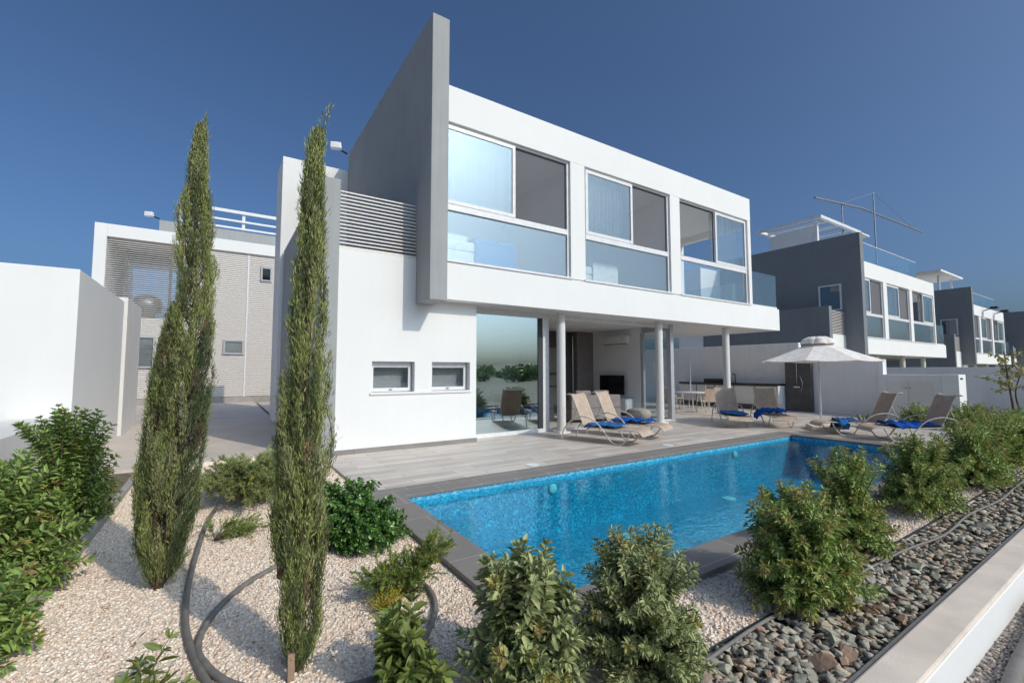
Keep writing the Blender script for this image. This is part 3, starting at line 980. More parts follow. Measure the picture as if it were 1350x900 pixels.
# floodlight on main fin end and left house
def floodlight(loc, lab):
    x, y, z = loc
    f_ = thing('floodlight', lab, 'floodlight', loc, 0, 'white floodlights on the rooflines')
    MB().obox((x - 0.18, y - 0.1, z + 0.08), R(-20), 0.17, 0.1, 0.11).build('lamp_head', PLASTIC, f_, 0.03)
    a_ = MB(); a_.tube([(x + 0.22, y, z - 0.05), (x, y, z + 0.02)], 0.035, 8); a_.build('bracket', BLACKP, f_)
floodlight((3.2, 15.55, 9.05), 'white floodlight at the rear end of the tall grey fin wall')
floodlight((-2.95, 27.6, 9.1), 'white floodlight on the roof of the louvred house at the left')

# ================================================================== LEFT HOUSE
lh = thing('louvred_house', 'white framed house faced with horizontal louvres at the end of the driveway', 'house', (-1, 26.5, 0))
f_ = MB()
f_.box(-4.88, -4.45, 26.5, 34, -0.1, 8.2)
f_.box(-4.45, 6.0, 26.5, 34, 7.62, 8.2)
f_.build('outer_frame', WHITE, lh, 0.015)
B(-4.45, 6.0, 26.6, 26.8, -0.1, 0.28).build('plinth', CONCDARK, lh)
f_ = MB()
slat_panel(f_, -4.45, 6.0, 26.62, 0.3, 4.02, 0.098, 0.06, 0.95)
slat_panel(f_, -1.62, 6.0, 26.62, 4.02, 7.62, 0.098, 0.06, 0.95)
f_.build('louvre_screen', LOUVRE, lh)
f_ = MB()
slat_panel(f_, -4.45, -1.62, 26.62, 4.02, 7.62, 0.098, 0.04, 0.32)
f_.build('open_louvre_screen', LOUVRE, lh)
f_ = MB()
for x in (-1.65, 1.05, 4.2):
    f_.box(x, x + 0.06, 26.60, 26.615, 0.28, 7.62)
f_.build('screen_posts', ALU, lh)
f_ = MB()
f_.box(-4.45, 6.0, 27.0, 27.2, -0.1, 4.0)
f_.box(-0.4, 6.0, 27.0, 27.2, 4.0, 7.62)
f_.box(-4.45, -0.4, 27.0, 34, 3.8, 4.0)
f_.box(-0.6, -0.4, 27.2, 34, 4.0, 7.62)
f_.build('inner_wall', SHADEWALL, lh)
f_ = MB(); f_.box(-4.2, -0.6, 29.5, 29.55, 4.0, 7.62); f_.build('balcony_glazing', GLASS_DARK, lh)
f_ = MB()
for (x, z) in ((-4.2, 4.0), (-2.4, 4.0), (-0.75, 4.0)):
    f_.box(x, x + 0.12, 29.4, 29.48, 4.0, 7.62)
f_.build('balcony_frames', GREYALU, lh)
for (x0, x1, z0, z1) in ((-3.25, -2.55, 1.70, 3.18), (0.12, 1.0, 2.40, 3.13), (1.64, 2.16, 6.26, 7.02)):
    f_ = MB()
    e = 0.08
    f_.box(x0, x1, 26.54, 26.61, z0, z0 + e); f_.box(x0, x1, 26.54, 26.61, z1 - e, z1)
    f_.box(x0, x0 + e, 26.54, 26.61, z0 + e, z1 - e); f_.box(x1 - e, x1, 26.54, 26.61, z0 + e, z1 - e)
    wn = f_.build('window', GREYALU, lh)
    B(x0 + e, x1 - e, 26.58, 26.6, z0 + e, z1 - e).build('pane', SCREEN if z0 > 5 else GLASS_DARK, wn)
B(-2.73, 6.0, 27.6, 34, 8.2, 9.0).build('roof_parapet', GREYP, lh)
f_ = MB()
for z in (9.12, 9.52, 9.98):
    f_.box(-2.0, 6.0, 27.7, 27.78, z, z + 0.16 if z > 9.6 else z + 0.1)
for x in (-2.0, 0.75, 3.5):
    f_.box(x, x + 0.14, 27.8, 27.92, 9.0, 10.1)
f_.build('roof_railing', ALU, lh)
vent = thing('roof_cowl', 'round metal cowl standing on the balcony behind the open louvres', 'vent', (-3.1, 28.2, 4.0))
f_ = MB(); f_.smooth = True
f_.lathe((-3.1, 28.2, 4.0), [(0.3, 0), (0.3, 0.35), (0.55, 0.5), (0.62, 0.85), (0.5, 1.15), (0.2, 1.3)], 20)
f_.build('cowl', STEEL, vent)

# left boundary walls
lw = thing('boundary_wall', 'tall plain white boundary wall block at the left edge', 'wall', (-4.5, 10.35, 0))
B(-14, -2.05, 10.35, 14.6, -0.3, 3.32).build('wall_block', WHITE, lw, 0.012)
B(-3.1, -1.98, 14.62, 16.9, -0.3, 3.42).build('wall_pier', WARMWHITE, lw, 0.012)
tag(B(-2.75, -2.05, 0.4, 10.346, -0.4, 0.83).build('low_garden_wall', WARMWHITE, None, 0.012),
    'low flat-topped wall running behind the left shrubs', 'wall')

# ================================================================== RIGHT BOUNDARY WALLS
X = 19.2
tag(B(X, X + 0.22, 8.6, 20.0, -0.02, 2.70).build('terrace_wall', SHADEWALL, None, 0.01), 'tall white wall behind the outdoor kitchen counter', 'wall')
tag(B(X, X + 0.22, 6.05, 8.596, -0.02, 1.97).build('terrace_wall', SHADEWALL, None, 0.01), 'lower white wall between the shower panel and the cabinet', 'wall')
B  # kept for clarity
pier = B(X - 0.02, X + 0.30, 5.93, 6.046, -0.02, 1.98)
tag(pier.build('wall_pier', WHITE), 'narrow sunlit white wall end beside the parasol edge', 'wall')
cab = thing('service_cabinet', 'low grey-white cabinet with two flush doors behind the right loungers', 'cabinet', (X, 5.4, 0))
c_ = MB()
c_.box(X - 0.5, X + 0.2, 4.35, 6.52 - 0.6, -0.02, 1.46)
c_.build('cabinet_body', SHADEWALL, cab, 0.01)
for y0, y1 in ((4.55, 5.13), (5.15, 5.74)):
    d_ = B(X - 0.515, X - 0.501, y0, y1, 0.08, 1.24).build('cabinet_door', WARMWHITE, cab, 0.004)
    yy = 5.10 if y0 < 5 else 5.2
    B(X - 0.53, X - 0.516, yy - 0.02, yy + 0.02, 1.02, 1.05).build('door_knob', STEEL, d_)
pp = thing('meter_pillar', 'short white pillar with a dark slot at the end of the cabinet', 'pillar', (X, 4.1, 0))
B(X - 0.5, X + 0.25, 3.95, 4.346, -0.02, 1.47).build('pillar_body', WHITE, pp, 0.01)
B(X - 0.35, X - 0.1, 3.94, 3.951, 1.32, 1.37).build('slot', BLACKP, pp)
tag(B(X + 1.6, X + 1.85, -2, 3.9, -0.1, 1.42).build('garden_wall', SHADEWALL, None, 0.01), 'long plain white wall behind the young tree at the right', 'wall')
tag(B(X + 4.0, X + 4.25, 2.0, 9.0, -0.6, 1.72).build('garden_wall', SHADEWALL, None, 0.01), 'white garden wall seen just above the meter pillar', 'wall')
# outdoor kitchen
ok = thing('outdoor_kitchen', 'pale outdoor kitchen counter with black top along the white wall', 'counter', (18.6, 10.5, 0))
B(18.55, 19.19, 9.15, 13.6, 0.18, 0.98).build('counter_body', TAUPECAB, ok)
B(18.60, 19.19, 9.16, 13.55, 0.0, 0.178).build('plinth', DARKCAB, ok)
B(18.5, 19.195, 9.1, 13.65, 0.98, 1.06).build('worktop', STONETOP, ok, 0.006)
for y in (9.45, 10.35, 11.25, 12.15, 13.05):
    B(18.535, 18.549, y - 0.28, y + 0.55, 0.22, 0.94).build('door', WARMWHITE, ok)
B(18.53, 19.19, 9.102, 9.148, 0.0, 0.979).build('end_panel', WHITE, ok)
tag(B(18.75, 19.1, 11.4, 12.5, 1.062, 1.22).build('hob_unit', BLACKP, None, 0.02), 'black hob unit on the outdoor kitchen worktop', 'hob')
tp = thing('kitchen_tap', 'small dark curved tap on the outdoor kitchen worktop', 'tap', (18.95, 11.1, 1.06))
a_ = MB(); a_.smooth = True
a_.tube([(18.95, 11.1, 1.06), (18.95, 11.1, 1.38), (18.9, 11.1, 1.45), (18.8, 11.1, 1.45), (18.76, 11.1, 1.40)], 0.02, 8); a_.build('spout', BLACKP, tp)
tag(B(19.16, 19.199, 10.0, 10.32, 1.28, 1.42).build('wall_socket', PLASTIC, None, 0.01), 'small white double socket on the wall above the counter', 'socket')
# shower
sh = thing('outdoor_shower', 'dark tiled shower panel with chrome riser and hand spray on the white wall', 'shower', (19.1, 8.6, 0))
B(19.02, 19.196, 8.12, 9.06, 0.0, 1.97).build('tiled_panel', SHOWERTILE, sh, 0.004)
a_ = MB(); a_.smooth = True
a_.tube([(18.96, 8.6, 0.95), (18.96, 8.6, 1.9), (18.93, 8.6, 1.96), (18.8, 8.6, 1.96)], 0.014, 8); a_.build('riser_pipe', CHROME, sh)
a_ = MB(); a_.smooth = True; a_.lathe((18.78, 8.6, 1.9), [(0.02, 0.05), (0.09, 0.02), (0.09, 0.0)], 16); a_.build('shower_head', CHROME, sh)
a_ = MB(); a_.smooth = True
a_.tube([(18.95, 8.55, 0.95), (18.9, 8.42, 0.8), (18.92, 8.38, 1.1), (18.94, 8.5, 1.45)], 0.012, 6); a_.build('hose', CHROME, sh)
a_ = MB(); a_.box(18.92, 19.01, 8.48, 8.72, 0.92, 0.98); a_.build('mixer_tap', CHROME, sh, 0.01)

for i, (z0, z1, lab) in enumerate(((1.68, 1.90, 'upper of two pale square sheets on the side glazing behind the second column'),
                                   (1.42, 1.64, 'lower of two pale square sheets on the side glazing behind the second column'))):
    tag(B(12.33, 12.338, 9.62, 10.12, z0, z1).build('paper_sheet', LINEN), lab, 'sheet', 'sheets on the side glazing')
# ================================================================== INTERIOR THINGS
ac = thing('air_conditioner', 'white split air conditioner high on the living room wall', 'air conditioner', (12.2, 11.6, 2.6))
B(12.06, 12.276, 11.0, 12.2, 2.55, 2.86).build('case', PLASTIC, ac, 0.03)
B(12.045, 12.059, 11.05, 12.15, 2.60, 2.80).build('front_panel', PLASTIC, ac, 0.005)
B(12.06, 12.12, 11.06, 12.14, 2.535, 2.549).build('vent_slot', BLACKP, ac)
tv = thing('television', 'black flat television on a white cabinet in the living room', 'television', (12.15, 11.9, 0.62))
B(12.12, 12.17, 11.25, 12.45, 0.72, 1.42).build('screen', SCREEN, tv, 0.006)
B(12.05, 12.24, 11.6, 12.1, 0.602, 0.625).build('foot', BLACKP, tv)
B(12.13, 12.16, 11.8, 11.9, 0.625, 0.72).build('neck', BLACKP, tv)
tc = thing('tv_cabinet', 'low white television cabinet against the living room wall', 'cabinet', (12.0, 11.8, 0.02))
B(11.82, 12.26, 10.9, 12.5, 0.12, 0.60).build('carcass', PLASTIC, tc, 0.008)
B(11.9, 12.24, 10.95, 12.45, 0.02, 0.119).build('plinth', DARKCAB, tc)
tag(B(11.45, 12.27, 12.95, 13.55, 0.02, 3.07).build('wall_column', GREYUP, None, 0.005), 'grey column beside the dark wall unit inside', 'column')
wu = thing('wall_unit', 'dark framed wall unit with taupe panels at the back of the living room', 'wall unit', (10.4, 13.2, 0.02))
m_ = MB()
m_.box(9.2, 11.44, 13.2, 13.58, 0.02, 3.0)
m_.build('frame', DARKCAB, wu)
B(9.3, 10.95, 13.17, 13.198, 0.3, 2.45).build('panel', TAUPECAB, wu)
B(9.3, 10.7, 13.12, 13.168, 1.42, 1.52).build('shelf', DARKCAB, wu)
B(9.3, 10.95, 13.12, 13.168, 0.98, 1.04).build('shelf', DARKCAB, wu)
a_ = MB(); a_.cyl((11.35, 13.1, 0.05), (11.35, 13.1, 2.9), 0.02, 0.02, 8); a_.build('bar', CHROME, wu)
# sofa seen from behind
def sofa(name, label, loc, rz, mat, w):
    s = thing(name, label, 'sofa', loc, rz, 'sofas in the living room')
    hw = w / 2
    MB().box(-hw, hw, -0.45, 0.45, 0.08, 0.42).build('base', mat, s, 0.02, False)
    MB().box(-hw, hw, 0.25, 0.45, 0.42, 0.82).build('back', mat, s, 0.03, False)
    for sx in (-1, 1):
        x0, x1 = (-hw, -hw + 0.2) if sx < 0 else (hw - 0.2, hw)
        MB().box(x0, x1, -0.45, 0.25, 0.42, 0.62).build('armrest', mat, s, 0.03, False)
    n = 2
    for k in range(n):
        a = -hw + 0.22 + k * (w - 0.44) / n
        MB().box(a, a + (w - 0.44) / n - 0.02, -0.42, 0.24, 0.42, 0.56).build('seat_cushion', mat, s, 0.03, False)
        MB().box(a + 0.05, a + (w - 0.44) / n - 0.05, 0.08, 0.24, 0.57, 0.95).build('back_cushion', mat, s, 0.05, False)
    return s
sofa('sofa', 'taupe two seat sofa behind the loungers inside the living room', (9.85, 10.6, 0.02), R(168), GREYUP, 1.75)
sofa('sofa', 'dark grey sofa just inside the open glass door beside the column', (8.0, 11.6, 0.02), R(90), DARKUP, 2.0)
pf = MB(); pf.smooth = True
pf.lathe((11.45, 10.0, 0.02), [(0.22, 0), (0.36, 0.06), (0.40, 0.17), (0.36, 0.29), (0.2, 0.35), (0.02, 0.36)], 28)
tag(pf.build('pouf', POUFM), 'round knitted grey-beige pouf on the floor inside the side glazing', 'pouf')
# upstairs: beds close to the glass
def bed(loc, label, w, mat2):
    x, y, z = loc
    b_ = thing('bed', label, 'bed', loc, 0, 'beds behind the upper windows')
    B(x - w / 2, x + w / 2, y, y + 1.9, z + 0.05, z + 0.38).build('base', LINEN, b_, 0.03)
    B(x - w / 2 - 0.02, x + w / 2 + 0.02, y - 0.01, y + 1.92, z + 0.382, z + 0.62).build('mattress', LINEN, b_, 0.05)
    t_ = MB()
    t_.box(x - 0.1, x + w / 2 + 0.05, y - 0.05, y + 1.2, z + 0.622, z + 0.75)
    t_.box(x - 0.1, x + w / 2 + 0.05, y - 0.06, y - 0.03, z + 0.1, z + 0.622)
    t_.build('throw', mat2, b_, 0.05)
    B(x - w / 2 + 0.1, x - 0.2, y + 0.1, y + 0.6, z + 0.622, z + 0.82).build('pillow', LINEN, b_, 0.07)
bed((4.95, 9.02, 3.93), 'white bed with a blue throw behind the left upper window', 1.9, THROW)
bed((8.9, 9.3, 3.93), 'white bed with a pale cover behind the middle upper window', 1.7, LINEN)

# ================================================================== LOUNGERS
def smooth_path(pts, n=6):
    P = [Vector(p) for p in pts]
    out = []
    for i in range(len(P) - 1):
        p0 = P[max(i - 1, 0)]; p1 = P[i]; p2 = P[i + 1]; p3 = P[min(i + 2, len(P) - 1)]
        for k in range(n):
            t_ = k / n
            out.append(0.5 * ((2 * p1) + (p2 - p0) * t_ + (2 * p0 - 5 * p1 + 4 * p2 - p3) * t_ ** 2 + (3 * p1 - p0 - 3 * p2 + p3) * t_ ** 3))
    out.append(P[-1])
    return out

def sling_strip(profile, hw, th=0.012):
    """thin curved sheet following (s,z) profile across y"""
    b_ = MB(); b_.smooth = True
    pts = smooth_path([(p[0], 0, p[1]) for p in profile], 5)
    ny = 7
    vs, fs = [], []
    for side in (0, 1):
        for p in pts:
            for j in range(ny):
                u = -1 + 2 * j / (ny - 1)
                vs.append((p.x, u * hw, p.z - 0.018 * (1 - u * u) - side * th))
    n1 = len(pts) * ny
    for i in range(len(pts) - 1):
        for j in range(ny - 1):
            a = i * ny + j
            fs.append((a, a + ny, a + ny + 1, a + 1))
            fs.append((n1 + a, n1 + a + 1, n1 + a + ny + 1, n1 + a + ny))
    b_.add(vs, fs)
    return b_

def make_lounger():
    r_ = thing('sun_lounger', 'x', 'sun lounger', (0, 0, 0), 0, 'sun loungers round the pool')
    hw = 0.30
    sling_strip([(-0.36, 0.335), (-0.1, 0.325), (0.4, 0.325), (0.78, 0.34), (0.93, 0.31), (1.0, 0.24)], hw - 0.015).build('seat_sling', SLING, r_, 0, False)
    bk = sling_strip([(-0.36, 0.335), (-0.46, 0.55), (-0.58, 0.83), (-0.67, 1.02), (-0.74, 1.06), (-0.80, 1.04)], hw - 0.02)
    bk.build('backrest_sling', SLING, r_, 0, False)
    for sy in (-1, 1):
        y = sy * hw
        b_ = MB(); b_.smooth = True
        b_.tube(smooth_path([(-0.95, y * 1.12, 0.0), (-0.86, y * 1.12, 0.26), (-0.62, y * 1.12, 0.50), (-0.34, y * 1.12, 0.56), (-0.05, y * 1.12, 0.46),
                             (0.18, y * 1.12, 0.22), (0.30, y * 1.08, 0.07), (0.42, y * 1.06, 0.014), (0.56, y * 1.04, 0.03), (0.68, y * 1.02, 0.17), (0.74, y, 0.30)], 5), 0.015, 8)
        b_.build('arm_hoop', BEIGEMET, r_, 0, False)
        b_ = MB(); b_.smooth = True
        b_.tube(smooth_path([(-0.40, y, 0.33), (0.0, y, 0.32), (0.5, y, 0.32), (0.80, y, 0.33), (0.95, y, 0.29), (1.0, y, 0.23)], 4), 0.014, 8)
        b_.build('side_rail', BEIGEMET, r_, 0, False)
        b_ = MB(); b_.smooth = True
        b_.tube(smooth_path([(-0.37, y * 0.97, 0.34), (-0.47, y * 0.97, 0.55), (-0.59, y * 0.97, 0.83), (-0.68, y * 0.97, 1.02), (-0.75, y * 0.97, 1.055), (-0.81, y * 0.97, 1.035)], 4), 0.012, 8)
        b_.build('backrest_rail', BEIGEMET, r_, 0, False)
        b_ = MB(); b_.smooth = True
        b_.tube([(-0.56, y * 0.9, 0.75), (-0.72, y * 0.9, 0.36)], 0.009, 6)
        b_.tube([(-0.86, y * 1.1, 0.26), (-0.38, y, 0.31)], 0.010, 6)
        b_.build('backrest_strut', BEIGEMET, r_, 0, False)
    for (s, z) in ((0.60, 0.31), (-0.3, 0.29), (1.0, 0.225), (0.45, 0.018)):
        b_ = MB(); b_.smooth = True
        b_.cyl((s, -hw, z), (s, hw, z), 0.011, 0.011, 8)
        b_.build('cross_tube', BEIGEMET, r_, 0, False)
    return r_

spots = [((7.33, 7.38), R(-72), 'beige sun lounger nearest the closed glass door, in front of the first column'),
         ((8.43, 7.72), R(-72), 'beige sun lounger between the first two columns, nearer the open doorway'),
         ((12.66, 7.57), R(-135), 'left of the two loungers facing the camera in front of the third column'),
         ((13.68, 6.91), R(-135), 'right of the two loungers facing the camera, its towel bunched up'),
         ((13.37, 4.66), R(136), 'lounger at the right pool end beside the parasol base, its towel hanging over the foot'),
         ((13.27, 3.61), R(136), 'lounger at the right pool end nearest the hedge')]
proto = make_lounger()
loungers = []
for i, (xy, a, lab) in enumerate(spots):
    o = proto if i == 0 else copy_tree(proto)
    o.location = (xy[0], xy[1], 0.002)
    o.rotation_euler = (0, 0, a)
    o['label'] = lab
    loungers.append(o)

def towel(spot, s0, s1, w, label, mat, crumple=0.03, drape=None, seed=1, cy=0.0, skew=0.0):
    """towel lying on a lounger seat, s along its length"""
    (xy, a) = spot[0], spot[1]
    r = np.random.default_rng(seed)
    ns, nw = 34, 20
    vs = []
    ph = r.uniform(0, 6.28, 8)
    for i in range(ns):
        for j in range(nw):
            u = i / (ns - 1); v = -0.5 + j / (nw - 1)
            s = s0 + (s1 - s0) * u + skew * v
            y = cy + v * w * (1 + 0.12 * math.sin(5 * u + ph[0]))
            zz = 0.352 + crumple * (abs(math.sin(9 * u + 4 * v + ph[1])) + 0.7 * abs(math.sin(15 * v + 5 * u + ph[2])) + 0.5 * math.sin(23 * u - 7 * v + ph[3])) * 0.7 + 0.01
            if abs(y) > 0.32:
                zz -= (abs(y) - 0.32) * 1.1
                zz = max(zz, 0.05)
            vs.append((s, y, zz))
    if drape:
        # cloth corner hanging off one side as a pointed flap
        pass
    fs = []
    for i in range(ns - 1):
        for j in range(nw - 1):
            q = i * nw + j
            fs.append((q, q + nw, q + nw + 1, q + 1))
    b_ = MB(); b_.smooth = True
    b_.add(vs, fs)
    o = b_.build('towel', mat)
    sd = o.modifiers.new('thick', 'SOLIDIFY'); sd.thickness = 0.012; sd.offset = 1
    o.location = (xy[0], xy[1], 0.002)
    o.rotation_euler = (0, 0, a)
    tag(o, label, 'towel', 'blue towels on the loungers')
    return o
towel(spots[0], -0.32, 0.42, 0.66, 'teal-blue towel lying across the lounger nearest the closed glass door', TOWEL2, 0.03, seed=2)
towel(spots[1], -0.30, 0.62, 0.62, 'rumpled royal blue towel on the lounger between the first two columns', TOWEL, 0.05, seed=3)
towel(spots[2], -0.25, 0.80, 0.60, 'blue towel spread along the left camera-facing lounger', TOWEL2, 0.025, seed=4)
towel(spots[3], -0.20, 0.42, 0.74, 'bunched blue towel with a hanging corner on the right camera-facing lounger', TOWEL, 0.09, seed=5, cy=-0.12)
towel(spots[4], 0.05, 0.50, 1.05, 'bright blue towel hanging pointed over the side of the lounger by the parasol base', TOWEL2, 0.02, seed=6, cy=-0.16, skew=0.25)
towel(spots[5], -0.34, 0.55, 0.70, 'deep blue towel lying along the lounger nearest the hedge', TOWEL, 0.05, seed=7)

# ================================================================== PARASOL
UX, UY = 13.95, 5.75
um = thing('parasol', 'off-white round parasol with a vented top standing by the pool end', 'parasol', (UX, UY, 0))
cz = 2.34
c_ = MB()
NS = 8
RADS = 1.44
vs, fs = [], []
rings = [(0.20, cz - 0.0), (0.6, cz - 0.16), (1.05, cz - 0.345), (RADS, cz - 0.49)]
sub = 6
for (r_, z) in rings:
    for k in range(NS * sub):
        a = 2 * PI * k / (NS * sub) + 0.2
        t_ = (k % sub) / sub
        sag = 4 * t_ * (1 - t_)
        rr = r_ * (1 - 0.055 * sag)
        vs.append((UX + rr * math.cos(a), UY + rr * math.sin(a), z - 0.02 * sag * r_))
n = NS * sub
for i in range(len(rings) - 1):
    for k in range(n):
        k2 = (k + 1) % n
        fs.append((i * n + k, i * n + k2, (i + 1) * n + k2, (i + 1) * n + k))
c_.add(vs, fs)
o = c_.build('canopy', CANVAS, um)
sd = o.modifiers.new('thick', 'SOLIDIFY'); sd.thickness = 0.006
c_ = MB()
vs, fs = [], []
rings = [(0.03, cz + 0.20), (0.20, cz + 0.185), (0.34, cz + 0.11), (0.40, cz - 0.02)]
for (r_, z) in rings:
    for k in range(n):
        a = 2 * PI * k / n + 0.2
        t_ = (k % sub) / sub
        sag = 4 * t_ * (1 - t_)
        vs.append((UX + r_ * (1 + 0.06 * sag) * math.cos(a), UY + r_ * (1 + 0.06 * sag) * math.sin(a), z + 0.05 * sag * r_))
for i in range(len(rings) - 1):
    for k in range(n):
        k2 = (k + 1) % n
        fs.append((i * n + k, i * n + k2, (i + 1) * n + k2, (i + 1) * n + k))
fs.append(tuple(range(n)))
c_.add(vs, fs)
c_.build('vent_cap', CANVAS, um)
for k in range(NS):
    a = 2 * PI * k / NS + 0.2
    b_ = MB()
    b_.tube([(UX + 0.05 * math.cos(a), UY + 0.05 * math.sin(a), cz - 0.03), (UX + 1.42 * math.cos(a), UY + 1.42 * math.sin(a), cz - 0.50)], 0.012, 6)
    b_.tube([(UX + 0.05 * math.cos(a), UY + 0.05 * math.sin(a), cz - 0.45), (UX + 0.75 * math.cos(a), UY + 0.75 * math.sin(a), cz - 0.25)], 0.009, 6)
    b_.build('rib', ALU, um)
b_ = MB(); b_.smooth = True; b_.cyl((UX, UY, 0.12), (UX, UY, cz + 0.1), 0.024, 0.024, 14); b_.build('pole', ALU, um)
b_ = MB(); b_.smooth = True; b_.cyl((UX, UY, 1.94), (UX, UY, 2.04), 0.05, 0.05, 14); b_.build('hub', ALU, um)
MB().obox((UX - 0.25, UY - 0.12, 0.06), R(35), 0.42, 0.30, 0.06).build('base_slab', CONC, um, 0.01)

# ================================================================== DINING SET
dt = thing('dining_table', 'round glass-topped metal garden table under the covered terrace', 'table', (16.2, 11.4, 0))
b_ = MB(); b_.lathe((16.2, 11.4, 0), [(0.62, 0.70), (0.62, 0.72), (0.6, 0.725)], 28); b_.build('table_top', PLASTIC, dt)
for k in range(4):
    a = PI / 4 + k * PI / 2
    b_ = MB(); b_.tube([(16.2 + 0.35 * math.cos(a), 11.4 + 0.35 * math.sin(a), 0.7), (16.2 + 0.45 * math.cos(a), 11.4 + 0.45 * math.sin(a), 0.0)], 0.02, 8); b_.build('leg', BEIGEMET, dt)
def make_chair():
    r_ = thing('garden_chair', 'x', 'chair', (0, 0, 0), 0, 'garden chairs round the table')
    sling_strip([(-0.22, 0.43), (0, 0.42), (0.2, 0.44), (0.25, 0.42)], 0.22).build('seat_sling', SLING, r_, 0, False)
    sling_strip([(-0.22, 0.44), (-0.27, 0.62), (-0.36, 0.92)], 0.22).build('backrest_sling', SLING, r_, 0, False)
    for sy in (-1, 1):
        y = sy * 0.26
        b_ = MB(); b_.smooth = True
        b_.tube(smooth_path([(0.30, y, 0.0), (0.24, y, 0.42), (0.2, y, 0.62), (0.05, y, 0.66), (-0.26, y, 0.62), (-0.38, y, 0.95)], 4), 0.014, 8)
        b_.build('arm_frame', BEIGEMET, r_, 0, False)
        b_ = MB(); b_.smooth = True
        b_.tube([(-0.24, y, 0.60), (-0.20, y, 0.42), (-0.36, y, 0.0)], 0.014, 8)
        b_.build('rear_leg', BEIGEMET, r_, 0, False)
    b_ = MB(); b_.tube([(-0.2, -0.26, 0.42), (-0.2, 0.26, 0.42)], 0.012, 6); b_.tube([(0.24, -0.26, 0.42), (0.24, 0.26, 0.42)], 0.012, 6)
    b_.build('cross_tube', BEIGEMET, r_, 0, False)
    return r_
ch0 = make_chair()
for i, (x, y, a, lab) in enumerate(((15.55, 10.25, R(65), 'beige sling garden chair in the sun nearest the loungers, turned to the table'),
                                    (14.2, 11.0, R(20), 'beige garden chair with the yellow striped cushion behind the glass corner post'),
                                    (16.6, 12.5, R(-105), 'beige garden chair at the far side of the round table'),
                                    (17.4, 11.5, R(180), 'beige garden chair between the round table and the counter'))):
    o = ch0 if i == 0 else copy_tree(ch0)
    o.location = (x, y, 0.002); o.rotation_euler = (0, 0, a); o['label'] = lab
cu = MB()
cu.box(-0.2, -0.06, -0.2, 0.2, 0.47, 0.86)
o = cu.build('seat_cushion', CUSHION, None, 0.05)
o.location = (14.2, 11.0, 0.002); o.rotation_euler = (0, 0, R(20))
tag(o, 'yellow and olive cushion propped on the garden chair behind the corner post', 'cushion')
b_ = thing('folded_parasol', 'thin closed white parasol pole rising from the garden table', 'parasol', (16.2, 11.4, 0.72))
q_ = MB(); q_.smooth = True; q_.cyl((16.2, 11.4, 0.72), (16.2, 11.4, 2.35), 0.022, 0.022, 10); q_.build('pole', ALU, b_)

# ================================================================== CURB, HOSES, BITS
cw = thing('retaining_curb', 'low white retaining curb with flat concrete top at the lower right', 'curb', (5, 1.0, -0.4))
c_ = MB(); c_.box(1.0, 19.0, 0.87, 1.05, -0.62, -0.032); c_.build('curb_body', WHITE, cw, 0.015)
c_ = MB(); c_.box(1.0, 19.0, 0.865, 1.06, -0.031, 0.0); c_.build('curb_top', CONC, cw, 0.012)
tag(B(1.62, 15.0, 1.062, 1.085, -0.16, -0.012).build('membrane_edge', PIPE), 'thin dark membrane strip between rocks and white curb', 'edging')
tag(B(2.1, 15.0, 1.645, 1.655, -0.16, -0.025).build('bed_divider', RUBBER), 'thin divider strip between pale gravel and crushed rock', 'edging')
tag(B(-1.05, -0.98, 1.2, 9.0, -0.16, 0.03).build('bed_edging', CONCDARK, None, 0.01), 'narrow concrete edging along the left shrub bed', 'edging')
tag(B(-0.95, TX0, 9.45, 9.6, -0.2, 0.02).build('drive_kerb', CONC, None, 0.01), 'pale concrete kerb between gravel and driveway', 'kerb')
tag(MB().obox((5.35, 0.50, -0.20), R(3), 0.28, 0.14, 0.10).build('paving_block', CONC, None, 0.01), 'loose rectangular concrete block on the path outside the curb', 'paving block')

def hose(pts, r, mat, name, label, cat):
    b_ = MB(); b_.smooth = True
    b_.tube(smooth_path(pts, 8), r, 10)
    return tag(b_.build(name, mat), label, cat)
hz = -0.026
hose([(0.02, 6.4, hz), (-0.05, 5.9, hz), (-0.10, 5.2, hz), (-0.14, 4.3, hz), (-0.13, 3.7, hz), (-0.08, 3.3, hz), (0.02, 2.85, hz), (0.15, 2.45, hz), (0.3, 1.9, hz)],
     0.022, PIPE, 'irrigation_pipe', 'grey pipe running across the gravel beside the left cypress', 'pipe')
hose([(0.55, 4.35, hz), (0.36, 4.2, hz), (0.18, 4.0, hz), (0.02, 3.68, hz), (-0.05, 3.35, hz), (-0.01, 3.08, hz + 0.01), (0.12, 2.82, hz), (0.35, 2.62, hz), (0.65, 2.47, hz), (0.92, 2.52, hz),
      (1.13, 2.70, hz), (1.30, 2.95, hz), (1.36, 3.2, hz), (1.33, 3.45, hz), (1.2, 3.7, hz)],
     0.021, PIPE, 'irrigation_pipe', 'looped grey pipe curving round the right cypress on the gravel', 'pipe')
hose([(1.2, 1.56, -0.02), (2.2, 1.58, -0.015), (3.0, 1.61, -0.01), (4.0, 1.56, -0.005), (5.1, 1.52, 0.0), (6.0, 1.44, -0.005), (7.0, 1.47, 0.005), (8.2, 1.42, 0.0), (9.4, 1.44, 0.02), (12, 1.45, 0.02)],
     0.011, PIPE, 'irrigation_pipe', 'dusty pipe lying on the crushed rocks under the hedge', 'pipe')
hose([(3.0, 0.60, -0.245), (4.0, 0.70, -0.245), (5.0, 0.73, -0.245), (6.2, 0.78, -0.245), (9, 0.80, -0.245)], 0.042, PIPEPALE, 'drain_pipe', 'thick grey pipe along the foot of the white curb', 'pipe')
s_ = MB(); s_.box(0.355, 0.39, 2.70, 2.73, -0.2, 0.10)
